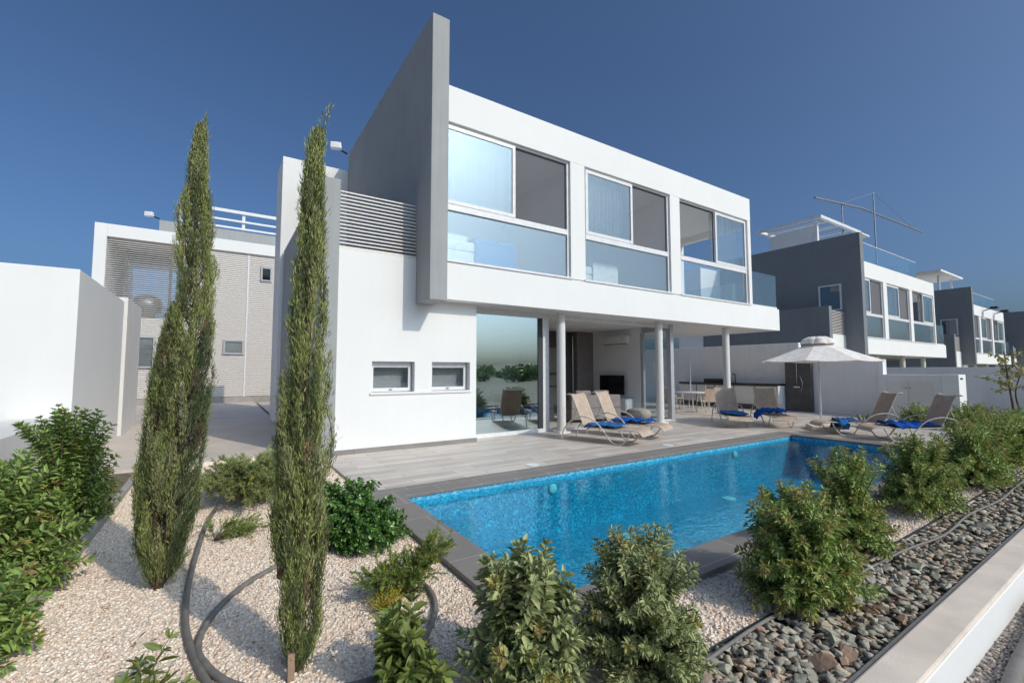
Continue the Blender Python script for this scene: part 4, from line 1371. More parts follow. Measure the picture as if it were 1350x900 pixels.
tag(s_.build('wooden_stake', STAKEW, None, 0.004), 'short brown wooden stake at the foot of the right cypress', 'stake')

# gravel as one mass of pebbles
def stones(n, xf, yf, z, rmin, rmax, flat, seed, avoid=None):
    r = np.random.default_rng(seed)
    x = xf(r, n); y = yf(r, n)
    if avoid is not None:
        k = avoid(x, y); x, y = x[k], y[k]
    n = len(x)
    s = r.uniform(rmin, rmax, n)
    base = np.array([[-1, -1, -1], [1, -1, -1], [1, 1, -1], [-1, 1, -1], [-1, -1, 1], [1, -1, 1], [1, 1, 1], [-1, 1, 1]], float) * 0.62
    V = base[None] * (1 + r.uniform(-0.38, 0.38, (n, 8, 3)))
    V[:, 4:, :2] *= r.uniform(0.45, 0.95, (n, 1, 1))
    V[:, :, 2] *= flat
    V *= s[:, None, None] * r.uniform(0.75, 1.3, (n, 1, 3))
    ang = r.uniform(0, 2 * PI, n); tilt = r.uniform(-0.3, 0.3, n)
    ct, st = np.cos(tilt)[:, None], np.sin(tilt)[:, None]
    X, Y, Z = V[..., 0].copy(), V[..., 1].copy(), V[..., 2].copy()
    Y, Z = Y * ct - Z * st, Y * st + Z * ct
    ca, sa = np.cos(ang)[:, None], np.sin(ang)[:, None]
    X, Y = X * ca - Y * sa, X * sa + Y * ca
    V = np.stack([X + x[:, None], Y + y[:, None], Z + z + s[:, None] * flat * r.uniform(0.1, 0.7, (n, 1))], -1).reshape(-1, 3)
    q = np.array([[0, 3, 2, 1], [4, 5, 6, 7], [0, 1, 5, 4], [1, 2, 6, 5], [2, 3, 7, 6], [3, 0, 4, 7]])
    F = ((np.arange(n) * 8)[:, None, None] + q[None]).reshape(-1)
    return V, F
V1, F1 = stones(60000, lambda r, n: r.uniform(-0.97, 1.64, n), lambda r, n: 1.75 + (r.random(n) ** 1.35) * 7.6, -0.045, 0.008, 0.0155, 0.62, 21)
V2, F2 = stones(9000, lambda r, n: r.uniform(1.65, 11.0, n), lambda r, n: r.uniform(1.67, 2.2, n), -0.045, 0.010, 0.0165, 0.75, 22)
tag(np_mesh('pale_gravel', np.concatenate([V1, V2]), 4, np.concatenate([F1, F2 + len(V1)]), PEBBLE),
    'pale pinkish white gravel covering the garden bed', 'gravel', None, 'stuff')
V1, F1 = stones(12000, lambda r, n: r.uniform(3.2, 8.0, n), lambda r, n: r.uniform(0.05, 0.86, n), -0.28, 0.007, 0.017, 0.75, 23)
tag(np_mesh('path_gravel', V1, 4, F1, PEBBLE2), 'mixed grey and pink gravel outside the curb', 'gravel', None, 'stuff')

# crushed rock: angular stones
def rock_mesh(seed, r):
    g_ = random.Random(seed)
    bm = bmesh.new()
    sx, sy, sz = r * g_.uniform(0.9, 1.5), r * g_.uniform(0.65, 1.0), r * g_.uniform(0.32, 0.68)
    for _ in range(10):
        d = Vector((g_.gauss(0, 1), g_.gauss(0, 1), g_.gauss(0, 1))).normalized()
        bm.verts.new((d.x * sx, d.y * sy, d.z * sz))
    res = bmesh.ops.convex_hull(bm, input=bm.verts)
    for v in [v for v in bm.verts if not v.link_faces]:
        bm.verts.remove(v)
    me = bpy.data.meshes.new('rock')
    bm.to_mesh(me)
    bm.free()
    return me
rock_var = []
for k in range(26):
    me = rock_mesh(100 + k, 0.05)
    mt, grp = ((ROCKB, 'blue'), (ROCKB, 'blue'), (ROCKT, 'tan'), (ROCKB, 'blue'), (ROCKR, 'rust'))[k % 5]
    me.materials.append(mt)
    rock_var.append((me, grp))
LABR = {'blue': 'angular blue-grey crushed rock lying in the bed along the white curb',
        'tan': 'angular tan crushed rock lying in the bed along the white curb',
        'rust': 'angular rusty brown crushed rock lying in the bed along the white curb'}
g_ = random.Random(5)
placed = []
tries = 0
while len(placed) < 290 and tries < 60000:
    tries += 1
    x = 1.75 + (g_.random() ** 1.5) * 5.2
    y = g_.uniform(1.10, 1.62)
    s = g_.uniform(0.45, 0.9) if g_.random() < 0.88 else g_.uniform(0.9, 1.3)
    rr = 0.05 * s
    if any((x - a) ** 2 + (y - b_) ** 2 < ((rr + c) * 0.78) ** 2 for a, b_, c in placed):
        continue
    placed.append((x, y, rr))
for i, (x, y, rr) in enumerate(placed):
    me, grp = rock_var[g_.randrange(len(rock_var))]
    o = bpy.data.objects.new('crushed_rock', me)
    COL.objects.link(o)
    o.location = (x, y, -0.055 + rr * 0.75)
    o.rotation_euler = (g_.uniform(-0.5, 0.5), g_.uniform(-0.5, 0.5), g_.uniform(0, 6.28))
    k = rr / 0.05
    o.scale = (k, k, k)
    tag(o, LABR[grp], 'rock', {'blue': 'blue-grey rocks in the curb bed', 'tan': 'tan rocks in the curb bed', 'rust': 'rusty rocks in the curb bed'}[grp])
def rock_fill(n, seed):
    r = np.random.default_rng(seed)
    Vs, Fs, off = [], [], 0
    hulls = []
    for k in range(14):
        me = rock_mesh(300 + k, 0.04)
        vv = np.array([v.co[:] for v in me.vertices]); me.calc_loop_triangles()
        ff = np.array([t.vertices[:] for t in me.loop_triangles])
        hulls.append((vv, ff))
        bpy.data.meshes.remove(me)
    for i in range(n):
        vv, ff = hulls[r.integers(len(hulls))]
        s = r.uniform(0.45, 1.15)
        a = r.uniform(0, 6.28)
        M = np.array([[math.cos(a), -math.sin(a), 0], [math.sin(a), math.cos(a), 0], [0, 0, 1]])
        tl = r.uniform(-0.5, 0.5)
        M2 = np.array([[1, 0, 0], [0, math.cos(tl), -math.sin(tl)], [0, math.sin(tl), math.cos(tl)]])
        x = 1.66 + (r.random() ** 1.3) * 12.5
        p = np.array([x, r.uniform(1.09, 1.63), -0.065 + 0.025 * s * r.uniform(0.3, 1.6)])
        Vs.append(vv @ (M @ M2).T * s + p)
        Fs.append(ff + off)
        off += len(vv)
    return np.concatenate(Vs), np.concatenate(Fs).reshape(-1)
Vr, Fr = rock_fill(4600, 9)
tag(np_mesh('rock_mulch', Vr, 3, Fr, ROCKMIX), 'smaller crushed grey rock filling the bed along the white curb', 'rocks', None, 'stuff')

# ================================================================== PLANTS
def stems_mesh(mb, base, tips, r0, bend, r, segs=5):
    out = []
    for tip in tips:
        b0 = np.array(base) + np.append(r.normal(0, 0.03, 2), 0)
        mid = (b0 + tip) / 2
        mid[2] += bend * np.linalg.norm(tip - b0) * 0.25
        mid[:2] = b0[:2] + (mid[:2] - b0[:2]) * 0.75
        pts = []
        for k in range(segs + 1):
            t_ = k / segs
            pts.append((1 - t_) ** 2 * b0 + 2 * t_ * (1 - t_) * mid + t_ ** 2 * tip)
        mb.tube([tuple(p) for p in pts], [r0 * (1 - 0.75 * k / segs) for k in range(segs + 1)], 5, False)
        out.append(np.array(pts))
    return out

def shrub(name, label, base, rx, ry, h, ntw, leaf, seed, mats, cat='shrub', group=None, lens=1.0, wratio=0.36, whorl=5, spacing=0.03, yfrac=0.2, low=0.1, droop=0.0, upness=0.6, frac=0.55, lead=0.14):
    """leafy shrub: stems from the base, leaves in whorls along the outer part of each twig"""
    r = np.random.default_rng(seed)
    root = thing(name, label, cat, base, 0, group)
    b = np.array(base, float)
    # uneven outline: random lobes
    lobes = norm(r.normal(size=(9, 3))); lobes[:, 2] = np.abs(lobes[:, 2])
    lamp = r.uniform(-0.38, 0.42, 9)
    tips = []
    for _ in range(int(ntw * lead)):
        a_ = r.uniform(0, 6.28); q_ = r.uniform(0, 0.75) ** 0.7
        tips.append(b + np.array([rx * q_ * math.cos(a_), ry * q_ * math.sin(a_), h * (1.0 + r.uniform(0.0, 0.2)) * (1 - 0.22 * q_ * q_)]))
    while len(tips) < ntw:
        d = r.normal(size=3); d /= np.linalg.norm(d)
        d[2] = abs(d[2]) * 0.95 + low - 0.05
        k = 1.0 + float(np.sum(lamp * np.maximum(0, lobes @ (d / np.linalg.norm(d))) ** 6))
        rad = r.uniform(0.45, 1.0) ** 0.55 * k
        # barrel: fuller lower down than an ellipsoid
        hor = np.array([d[0] * rx, d[1] * ry]) / max(1e-6, np.hypot(d[0], d[1])) * np.sqrt(max(0.0, 1 - min(0.999, abs(d[2])) ** 2.6))
        p = np.array([hor[0] * rad, hor[1] * rad, 0.06 * h + abs(d[2]) * h * 0.94 * rad])
        tips.append(b + p)
    mb = MB()
    curves = stems_mesh(mb, base, tips, 0.006 + 0.004 * h, 0.9, r)
    mb.build('stems', mats[2], root)
    P, Dd, L, Wd, M = [], [], [], [], []
    for c in curves:
        seg = np.linalg.norm(np.diff(c, axis=0), axis=1)
        tot = seg.sum()
        lf = min(tot, max(0.12, tot * frac))
        cnt = max(3, int(lf / spacing))
        young = r.random() < yfrac
        for k in range(cnt):
            t_ = 1 - (k / cnt) * (lf / tot)
            s = t_ * tot
            i = 0
            while i < len(seg) - 1 and s > seg[i]:
                s -= seg[i]; i += 1
            ax = (c[i + 1] - c[i]) / max(seg[i], 1e-6)
            p = c[i] + ax * min(s, seg[i])
            m_ = whorl if k > 0 else whorl + 3
            a0 = r.uniform(0, 6.28)
            e1 = np.cross(ax, [0, 0, 1.0]); e1 = e1 / max(1e-6, np.linalg.norm(e1)) if np.linalg.norm(e1) > 1e-3 else np.array([1.0, 0, 0])
            e2 = np.cross(ax, e1)
            for q in range(m_):
                an = a0 + 2 * PI * q / m_ + r.normal(0, 0.25)
                out = e1 * math.cos(an) + e2 * math.sin(an)
                u = upness + (0.5 if k == 0 else 0) + r.normal(0, 0.2)
                dd = out * 1.0 + ax * u + np.array([0, 0, -droop])
                P.append(p + out * 0.004); Dd.append(dd)
                sz = leaf * lens * r.uniform(0.65, 1.2) * (0.72 if k == 0 else (0.9 if k == 1 else 1.0))
                L.append(sz); Wd.append(sz * wratio * r.uniform(0.85, 1.15))
                M.append(1 if (young and k <= 1) else 0)
    P = np.array(P); Dd = np.array(Dd); L = np.array(L); Wd = np.array(Wd)
    N = np.tile(np.array([0, 0, 1.0]), (len(P), 1)) + r.normal(0, 0.35, (len(P), 3))
    V, F, n = leaf_arrays(P, Dd, N, L, Wd)
    V[:, 2] = np.maximum(V[:, 2], b[2] - 0.02)
    np_mesh('foliage', V, 4, F, [mats[0], mats[1]], root, np.repeat(np.array(M), 2))
    return root

HM = (HEDGEL, HEDGEY, BARK)
SM = (SAGEL, HEDGEY, BARK)
# hedge between the pool and the rocks, nearest first
shrub('hedge_shrub', 'leafy olive green shrub at the bottom centre, left of the widest hedge shrub', (1.36, 1.93, -0.05), 0.30, 0.29, 0.64, 150, 0.068, 31, SM, group='hedge shrubs along the pool', spacing=0.03, wratio=0.42, yfrac=0.2)
shrub('hedge_shrub', 'broad dense olive green shrub in front of the near pool corner', (2.02, 1.75, -0.05), 0.41, 0.36, 0.66, 300, 0.045, 32, SM, group='hedge shrubs along the pool', spacing=0.026, yfrac=0.18)
shrub('hedge_shrub', 'yellow-green tipped shrub halfway along the front of the pool beside the rocks', (3.55, 1.62, -0.05), 0.52, 0.40, 0.70, 300, 0.052, 33, HM, group='hedge shrubs along the pool', spacing=0.028, yfrac=0.5)
shrub('hedge_shrub', 'upright olive shrub just behind the yellow-tipped one along the pool front', (4.85, 1.80, -0.05), 0.46, 0.36, 0.80, 310, 0.05, 34, HM, group='hedge shrubs along the pool', spacing=0.03, yfrac=0.45)
shrub('hedge_shrub', 'rounded yellow-green shrub over the front edge of the far pool half', (6.9, 1.85, -0.05), 0.60, 0.42, 0.76, 340, 0.055, 35, HM, group='hedge shrubs along the pool', spacing=0.04, yfrac=0.4)
shrub('hedge_shrub', 'large yellow-green shrub at the right edge of the photo above the rocks', (9.1, 1.85, -0.05), 0.75, 0.48, 0.80, 330, 0.06, 36, HM, group='hedge shrubs along the pool', spacing=0.045, yfrac=0.4)
shrub('hedge_shrub', 'far hedge shrub just beyond the pool end under the young tree', (11.2, 1.9, -0.05), 0.80, 0.45, 0.80, 300, 0.065, 37, HM, group='hedge shrubs along the pool', spacing=0.05, yfrac=0.35)
shrub('hedge_shrub', 'farthest hedge shrub at the foot of the young tree', (13.2, 2.0, -0.05), 0.85, 0.42, 0.78, 260, 0.07, 38, HM, group='hedge shrubs along the pool', spacing=0.055, yfrac=0.35)
LM = (LEFTL, HEDGEY, BARK)
shrub('bed_shrub', 'large dark green shrub at the left edge of the gravel bed', (-1.38, 4.6, -0.05), 0.58, 0.62, 0.95, 260, 0.070, 41, LM, group='shrubs along the left wall', spacing=0.036, yfrac=0.15)
shrub('bed_shrub', 'low dark green shrub spilling over the edging at the lower left corner', (-1.12, 3.75, -0.05), 0.36, 0.38, 0.50, 105, 0.07, 42, LM, group='shrubs along the left wall', spacing=0.034, yfrac=0.1)
shrub('bed_shrub', 'rounded green shrub in front of the white wall corner, second from the photo edge', (-1.32, 6.55, -0.05), 0.48, 0.46, 1.08, 210, 0.07, 43, LM, group='shrubs along the left wall', spacing=0.04, yfrac=0.2)
shrub('bed_shrub', 'dark green shrub between the left edge shrub and the one at the wall corner', (-1.62, 5.6, -0.05), 0.38, 0.36, 0.85, 120, 0.07, 44, LM, group='shrubs along the left wall', spacing=0.04, yfrac=0.15)
shrub('glossy_bush', 'low glossy dark green bush between the right cypress and the pool', (1.12, 4.55, -0.04), 0.48, 0.66, 0.46, 380, 0.045, 45, (GLOSSL, GLOSSL, BARK), spacing=0.026, wratio=0.75, whorl=4, yfrac=0, low=0.12, upness=0.3)
BM = (BIGL, BIGL, GREENSTEM)
shrub('broadleaf_plant', 'bright broad-leaved young plant at the bottom edge in front of the looped pipe', (0.83, 2.28, -0.04), 0.22, 0.22, 0.36, 34, 0.105, 46, BM, group='young broad-leaved plants', spacing=0.04, wratio=0.42, whorl=4, yfrac=0, upness=0.55, frac=0.75)
shrub('broadleaf_plant', 'small broad-leaved young plant at the lower left below the left cypress', (-0.28, 2.80, -0.04), 0.20, 0.18, 0.20, 14, 0.085, 47, BM, group='young broad-leaved plants', spacing=0.045, wratio=0.36, whorl=4, yfrac=0, upness=0.4, frac=0.75)
shrub('seedling', 'tiny green seedling at the front corner of the pool coping', (2.0, 2.12, -0.04), 0.05, 0.05, 0.12, 5, 0.035, 48, BM, spacing=0.02, wratio=0.4, whorl=4, yfrac=0)
# far bed behind the right loungers
shrub('bed_shrub', 'low dark shrub behind the right loungers in front of the cabinet', (17.3, 4.6, -0.02), 0.6, 0.6, 0.55, 130, 0.07, 51, HM, group='low plants behind the right loungers', spacing=0.06)
shrub('bed_shrub', 'low dark shrub between the hedge and the last lounger backrest', (16.6, 3.3, -0.02), 0.7, 0.6, 0.5, 130, 0.07, 52, HM, group='low plants behind the right loungers', spacing=0.06)
shrub('bed_shrub', 'low green shrub in front of the meter pillar', (17.6, 3.6, -0.02), 0.6, 0.6, 0.6, 130, 0.07, 53, HM, group='low plants behind the right loungers', spacing=0.06)

def sword_plant(label, base, n, L, seed):
    r = np.random.default_rng(seed)
    root = thing('sword_leaf_plant', label, 'plant', base, 0, 'sword-leaved plants behind the loungers')
    mb = MB()
    for k in range(n):
        a = r.uniform(0, 6.28); el = r.uniform(0.25, 1.3)
        d = np.array([math.cos(a) * math.cos(el), math.sin(a) * math.cos(el), math.sin(el)])
        s = np.array([-math.sin(a), math.cos(a), 0])
        l = L * r.uniform(0.6, 1.1)
        pts = []
        for q in range(6):
            t_ = q / 5
            p = np.array(base) + d * l * t_ + np.array([0, 0, -0.22 * l * t_ * t_])
            w = 0.028 * (1 - t_ ** 1.5) + 0.002
            pts.append((p - s * w, p + s * w))
        vs = [v for pr in pts for v in pr]
        mb.add(vs, [(2 * q, 2 * q + 1, 2 * q + 3, 2 * q + 2) for q in range(5)])
    mb.build('leaves', BLADEL, root)
    b_ = MB(); b_.cyl((base[0], base[1], base[2] - 0.03), (base[0], base[1], base[2] + 0.12), 0.05, 0.03, 8); b_.build('stem', BARK, root)
sword_plant('spiky sword-leaved plant beside the parasol base and the lounger foot', (15.4, 5.25, 0.0), 46, 0.62, 61)
sword_plant('spiky sword-leaved plant behind the lounger nearest the hedge', (15.6, 3.05, 0.0), 30, 0.75, 62)

# young tree
yt = thing('young_tree', 'slender young tree with sparse yellow-green leaves rising from the hedge at the right', 'tree', (13.9, 2.15, -0.05))
r = np.random.default_rng(71)
tb = MB(); tb.smooth = True
tr1 = [(13.95, 2.12, -0.05), (13.93, 2.14, 0.7), (13.86, 2.17, 1.3), (13.78, 2.2, 2.0)]
tr2 = [(14.02, 2.05, -0.05), (14.02, 2.07, 0.7), (13.96, 2.1, 1.15), (14.05, 2.0, 1.6)]
tb.tube(smooth_path(tr1, 5), [0.028 - 0.018 * k / 15 for k in range(16)], 8)
tb.tube(smooth_path(tr2, 5), [0.022 - 0.014 * k / 15 for k in range(16)], 8)
lp, ld = [], []
brs = []
for k in range(26):
    src = smooth_path(tr1 if k % 3 else tr2, 5)
    i = int(r.integers(9, 15))
    p0 = np.array(src[i])
    a = r.uniform(0, 6.28)
    L_ = r.uniform(0.2, 0.5)
    p1 = p0 + np.array([math.cos(a) * L_, math.sin(a) * L_, r.uniform(-0.05, 0.25)])
    tb.tube([tuple(p0), tuple((p0 + p1) / 2 + np.array([0, 0, 0.03])), tuple(p1)], [0.007, 0.005, 0.003], 5)
    for q in range(16):
        t_ = r.uniform(0.3, 1.05)
        lp.append(p0 + (p1 - p0) * t_ + r.normal(0, 0.025, 3)); ld.append(r.normal(size=3) + np.array([0, 0, 0.2]))
p0 = np.array([13.93, 2.14, 0.72]); p1 = np.array([13.55, 2.55, 0.78])
tb.tube([tuple(p0), tuple((p0 + p1) / 2 + np.array([0, 0, 0.08])), tuple(p1)], [0.007, 0.005, 0.003], 5)
for q in range(40):
    t_ = r.uniform(0.45, 1.15)
    lp.append(p0 + (p1 - p0) * t_ + r.normal(0, 0.045, 3)); ld.append(r.normal(size=3))
tb.build('trunk', BARK, yt)
lp, ld = np.array(lp), np.array(ld)
V, F, n = leaf_arrays(lp, ld, np.tile([0, 0, 1.0], (len(lp), 1)) + r.normal(0, 0.5, (len(lp), 3)), r.uniform(0.05, 0.09, len(lp)), r.uniform(0.025, 0.04, len(lp)))
np_mesh('crown', V, 4, F, HEDGEY, yt)

# ---------------- cypresses: a trunk, upright plumes of fine sprays
def cypress(label, base, leads, seed, nsp, wisps):
    """leads: list of (profile [(z, cx, cy, radius)], share)"""
    r = np.random.default_rng(seed)
    root = thing('italian_cypress', label, 'tree', base, 0, 'cypresses in the gravel bed')
    tb = MB(); tb.smooth = True
    P, Dd, L, Wd, M = [], [], [], [], []
    for prof, share in leads:
        zs = np.array([p[0] for p in prof]); cxs = np.array([p[1] for p in prof]); cys = np.array([p[2] for p in prof]); rs = np.array([p[3] * 0.75 for p in prof])
        z0, z1 = zs[0], zs[-1]
        path = [(float(np.interp(z, zs, cxs)), float(np.interp(z, zs, cys)), float(z)) for z in np.linspace(z0, z1 - 0.03, 14)]
        tb.tube(path, [max(0.003, 0.030 * (1 - k / 13.5)) for k in range(14)], 8)
        npl = int(235 * share)
        for k in range(npl):
            zb = z0 - 0.12 + (z1 - z0) * (r.random() ** 1.05)
            rr = np.interp(zb, zs, rs)
            a = r.uniform(0, 2 * PI)
            ln = min(r.uniform(0.22, 0.48), (z1 - zb) * 0.9 + 0.05)
            q0 = np.array([np.interp(zb, zs, cxs), np.interp(zb, zs, cys), max(zb, z0)])
            zt = min(zb + ln, z1)
            rt_ = np.interp(zt, zs, rs) * r.uniform(0.62, 1.22)
            rmid = np.interp(zb + ln * 0.35, zs, rs) * (r.uniform(0.95, 1.4) if r.random() < 0.85 else r.uniform(1.4, 2.0))
            o_ = np.array([math.cos(a), math.sin(a), 0])
            q2 = np.array([np.interp(zt, zs, cxs), np.interp(zt, zs, cys), zt]) + o_ * rt_
            q1 = q0 + o_ * rmid + np.array([0, 0, ln * 0.30])
            pts = [(1 - t_) ** 2 * q0 + 2 * t_ * (1 - t_) * q1 + t_ ** 2 * q2 for t_ in np.linspace(0, 1, 6)]
            tb.tube([tuple(p) for p in pts], [0.005, 0.0045, 0.004, 0.003, 0.002, 0.001], 4, False)
            m_ = int(nsp * 1.5 * (0.45 + ln))
            t_ = r.uniform(0.18, 1.0, m_) ** 0.75
            pos = (1 - t_)[:, None] ** 2 * q0 + 2 * (t_ * (1 - t_))[:, None] * q1 + (t_ ** 2)[:, None] * q2
            tang = norm(2 * (1 - t_)[:, None] * (q1 - q0) + 2 * t_[:, None] * (q2 - q1))
            pos = pos + r.normal(0, 1, (m_, 3)) * np.array([0.017, 0.017, 0.02]) * (1.15 - 0.6 * t_)[:, None]
            d = tang * 0.55 + r.normal(0, 0.36, (m_, 3)) + np.array([0, 0, 0.75]) + o_ * 0.10
            P.append(pos); Dd.append(d)
            L.append(r.uniform(0.018, 0.050, m_)); Wd.append(r.uniform(0.0032, 0.0068, m_))
            M.append(np.full(m_, int(r.choice([0, 0, 0, 1, 1, 2, 2, 3], p=[0.2, 0.15, 0.1, 0.15, 0.12, 0.13, 0.11, 0.04]))))
    for (p0, p1, cnt) in wisps:
        p0, p1 = np.array(p0), np.array(p1)
        tb.tube([tuple(p0), tuple((p0 + p1) / 2), tuple(p1)], [0.004, 0.003, 0.0015], 4, False)
        t_ = r.uniform(0, 1, cnt)
        P.append(p0 + (p1 - p0) * t_[:, None] + r.normal(0, 0.008, (cnt, 3)))
        Dd.append(norm(p1 - p0)[None] + r.normal(0, 0.4, (cnt, 3)))
        L.append(r.uniform(0.02, 0.05, cnt)); Wd.append(r.uniform(0.004, 0.008, cnt)); M.append(np.zeros(cnt, int))
    tb.build('trunk', BARK, root)
    P, Dd, L, Wd = np.concatenate(P), np.concatenate(Dd), np.concatenate(L), np.concatenate(Wd)
    V, F, n = blade_arrays(P, Dd, rand_unit(len(P), r), L, Wd)
    V[:, 2] = np.maximum(V[:, 2], -0.03)
    np_mesh('foliage', V, 4, F, [CYPL, CYPDK, CYPLT, CYPBR], root, np.concatenate(M))
    return root
SX, SY = rt.x, rt.y     # lateral direction as seen, used to spread the leaders sideways
def lead(base, rows):
    return [(z, base[0] + SX * dxx, base[1] + SY * dxx, rr) for z, dxx, rr in rows]
b1 = (-0.33, 4.38, -0.05)
cypress('taller two-stemmed cypress at the left, in front of the louvred house', b1, [
    (lead(b1, [(-0.05, 0.0, 0.08), (0.12, 0.03, 0.15), (0.31, 0.05, 0.18), (0.92, 0.12, 0.185), (1.5, 0.16, 0.165), (1.8, 0.175, 0.155), (2.13, 0.18, 0.14), (2.75, 0.15, 0.135), (2.95, 0.15, 0.105), (3.2, 0.155, 0.07), (3.42, 0.165, 0.035), (3.56, 0.17, 0.012)]), 1.6),
    (lead(b1, [(0.0, -0.05, 0.07), (0.3, -0.07, 0.12), (0.9, -0.07, 0.13), (1.4, -0.03, 0.115), (1.75, 0.0, 0.09), (1.98, 0.02, 0.05), (2.1, 0.03, 0.015)]), 0.55),
    (lead(b1, [(0.2, -0.13, 0.05), (0.8, -0.14, 0.065), (1.2, -0.10, 0.05), (1.55, -0.07, 0.015)]), 0.22)],
    81, 150, [((-0.33 + SX * 0.17, 4.38 + SY * 0.17, 3.4), (-0.33 + SX * 0.20, 4.38 + SY * 0.20, 3.66), 60), ((-0.33 + SX * 0.15, 4.38 + SY * 0.15, 3.3), (-0.33 + SX * 0.12, 4.38 + SY * 0.12, 3.58), 50)])
b2 = (0.42, 2.80, -0.05)
w0 = lead(b2, [(2.75, 0.0, 0), (3.06, 0.03, 0), (2.7, 0.0, 0), (3.14, 0.07, 0), (2.65, 0.0, 0), (2.98, -0.03, 0), (2.75, 0.0, 0), (3.18, 0.10, 0)])
wi = [((w0[i][1], w0[i][2], w0[i][0]), (w0[i + 1][1], w0[i + 1][2], w0[i + 1][0]), 60) for i in range(0, 8, 2)]
cypress('slimmer cypress with an open wispy tip in front of the villa corner', b2, [
    (lead(b2, [(-0.05, 0.0, 0.10), (0.12, 0.0, 0.115), (0.27, 0.0, 0.13), (0.69, 0.0, 0.155), (1.12, 0.0, 0.16), (1.55, 0.0, 0.145), (1.98, 0.0, 0.105), (2.4, 0.0, 0.08), (2.8, 0.01, 0.045), (3.0, 0.03, 0.015)]), 1.0),
    (lead(b2, [(0.45, -0.10, 0.05), (0.9, -0.12, 0.06), (1.3, -0.09, 0.05), (1.6, -0.06, 0.015)]), 0.2)],
    82, 165, wi)

# ---------------- juniper, sprig, small conifer
def needle_shrub(name, label, base, branches, seed, mat, yfrac, per, nl, nw, cat='shrub', tips=None):
    """branches: list of (dx, dy, dz) tip offsets"""
    r = np.random.default_rng(seed)
    root = thing(name, label, cat, base, 0)
    tb = MB()
    P, Dd, L, Wd, M = [], [], [], [], []
    b = np.array(base, float)
    for br in branches:
        tip = b + np.array(br)
        q1 = b + np.array([br[0] * 0.35, br[1] * 0.35, br[2] * 0.75])
        pts = np.array([(1 - t_) ** 2 * b + 2 * t_ * (1 - t_) * q1 + t_ ** 2 * tip for t_ in np.linspace(0, 1, 6)])
        tb.tube([tuple(p) for p in pts], [0.008, 0.006, 0.005, 0.004, 0.003, 0.0015], 5, False)
        ln = np.linalg.norm(np.array(br))
        nsh = max(4, int(ln / 0.022))
        for k in range(nsh):
            t_ = r.uniform(0.2, 1.0)
            p = (1 - t_) ** 2 * b + 2 * t_ * (1 - t_) * q1 + t_ ** 2 * tip
            ax = norm((2 * (1 - t_) * (q1 - b) + 2 * t_ * (tip - q1))[None])[0]
            sd = ax * 0.8 + r.normal(0, 0.45, 3) + np.array([0, 0, 0.15])
            sd /= np.linalg.norm(sd)
            sl = r.uniform(0.05, 0.13)
            u = r.uniform(0, 1, per)
            P.append(p + sd * sl * u[:, None])
            Dd.append(sd * 1.0 + r.normal(0, 0.5, (per, 3)))
            L.append(r.uniform(nl * 0.6, nl * 1.2, per)); Wd.append(np.full(per, nw))
            M.append(np.full(per, 1 if r.random() < yfrac else 0))
    tb.build('branches', BARK, root)
    P, Dd, L, Wd, M = (np.concatenate(q) for q in (P, Dd, L, Wd, M))
    V, F, n = blade_arrays(P, Dd, rand_unit(len(P), r), L, Wd)
    V[:, 2] = np.maximum(V[:, 2], -0.03)
    np_mesh('foliage', V, 4, F, [mat, YELL], root, M)
    return root
r = np.random.default_rng(90)
def ring(n, rx, ry, h0, h1, seed):
    r = np.random.default_rng(seed)
    out = []
    for k in range(n):
        a = r.uniform(0, 6.28); q = r.uniform(0.35, 1.0)
        out.append((rx * q * math.cos(a), ry * q * math.sin(a), r.uniform(h0, h1) * (1.15 - 0.6 * q)))
    return out
needle_shrub('juniper', 'low spreading pale green juniper between the two cypresses', (0.42, 6.6, -0.04), ring(150, 0.62, 0.85, 0.30, 0.66, 91), 92, JUNL, 0.01, 34, 0.04, 0.0065)
needle_shrub('juniper', 'small flat juniper sprig beside the left pipe', (0.02, 5.25, -0.03), [(0.35, 0.1, 0.08), (0.28, -0.12, 0.1), (0.15, 0.1, 0.15), (0.42, 0.02, 0.06), (-0.05, 0.15, 0.12), (0.2, -0.05, 0.14), (0.38, -0.08, 0.07), (0.1, -0.15, 0.08), (0.3, 0.14, 0.1)], 93, PINEL, 0.0, 45, 0.032, 0.0055)
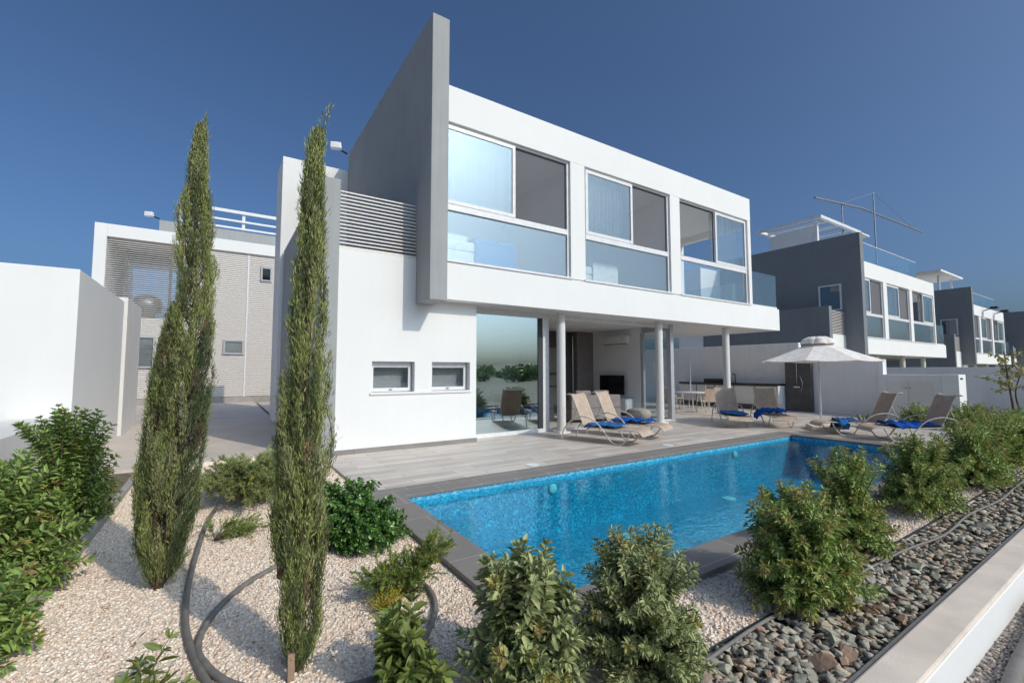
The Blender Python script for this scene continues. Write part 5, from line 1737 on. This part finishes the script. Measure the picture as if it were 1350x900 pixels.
needle_shrub('dwarf_conifer', 'small spreading conifer with yellow tips beside the pool corner', (1.18, 3.25, -0.04),
             [(-0.30 + 0.03 * k, 0.12 * math.sin(k * 1.7), 0.16 + 0.02 * (k % 5)) for k in range(9)] + [(0.10 + 0.025 * k, -0.03 - 0.02 * (k % 4), 0.26 + 0.025 * (k % 6)) for k in range(10)] + ring(16, 0.22, 0.2, 0.12, 0.3, 94),
             95, PINEL, 0.06, 60, 0.032, 0.0055)
needle_shrub('sedum_clump', 'small yellow flowering clump on the gravel in front of the dwarf conifer', (1.02, 3.08, -0.04), ring(16, 0.10, 0.08, 0.05, 0.09, 96), 97, YELL, 0.6, 24, 0.02, 0.007, 'plant')

# grove far behind the viewpoint: one mass of foliage clumps
r = np.random.default_rng(123)
P = []
for k in range(240):
    c = np.array([r.uniform(-70, 130), r.uniform(-110, -50), -0.6])
    hh = r.uniform(1.4, 3.6)
    n_ = 90
    d = norm(r.normal(size=(n_, 3))) * (r.random((n_, 1)) ** 0.33)
    P.append(c + np.array([0, 0, hh * 0.58]) + d * np.array([hh * 0.55, hh * 0.55, hh * 0.45]))
P = np.concatenate(P)
V, F, n = leaf_arrays(P, rand_unit(len(P), r), rand_unit(len(P), r), r.uniform(0.6, 1.3, len(P)), r.uniform(0.35, 0.7, len(P)))
tag(np_mesh('far_grove', V, 4, F, LEFTL), 'grove of trees far off behind the viewpoint, mirrored in the glass', 'grove', None, 'stuff')

r = np.random.default_rng(321)
n_ = 150
P = np.stack([r.uniform(-0.9, 1.6, n_), 2.2 + (r.random(n_) ** 1.3) * 5.0, np.full(n_, -0.012)], 1)
Dl = np.stack([r.normal(size=n_), r.normal(size=n_), r.normal(0, 0.12, n_)], 1)
V, F, n = leaf_arrays(P, Dl, np.tile([0, 0, 1.0], (n_, 1)) + r.normal(0, 0.25, (n_, 3)), r.uniform(0.018, 0.045, n_), r.uniform(0.008, 0.018, n_))
DEADL = leaf_mat('dead_leaf', [(0.0, (0.16, 0.09, 0.045, 1)), (0.6, (0.30, 0.20, 0.09, 1)), (1.0, (0.50, 0.40, 0.10, 1))], 0.7, 0.1)
tag(np_mesh('leaf_litter', V, 4, F, DEADL), 'dry brown and yellow leaf litter scattered on the pale gravel', 'leaf litter', None, 'stuff')
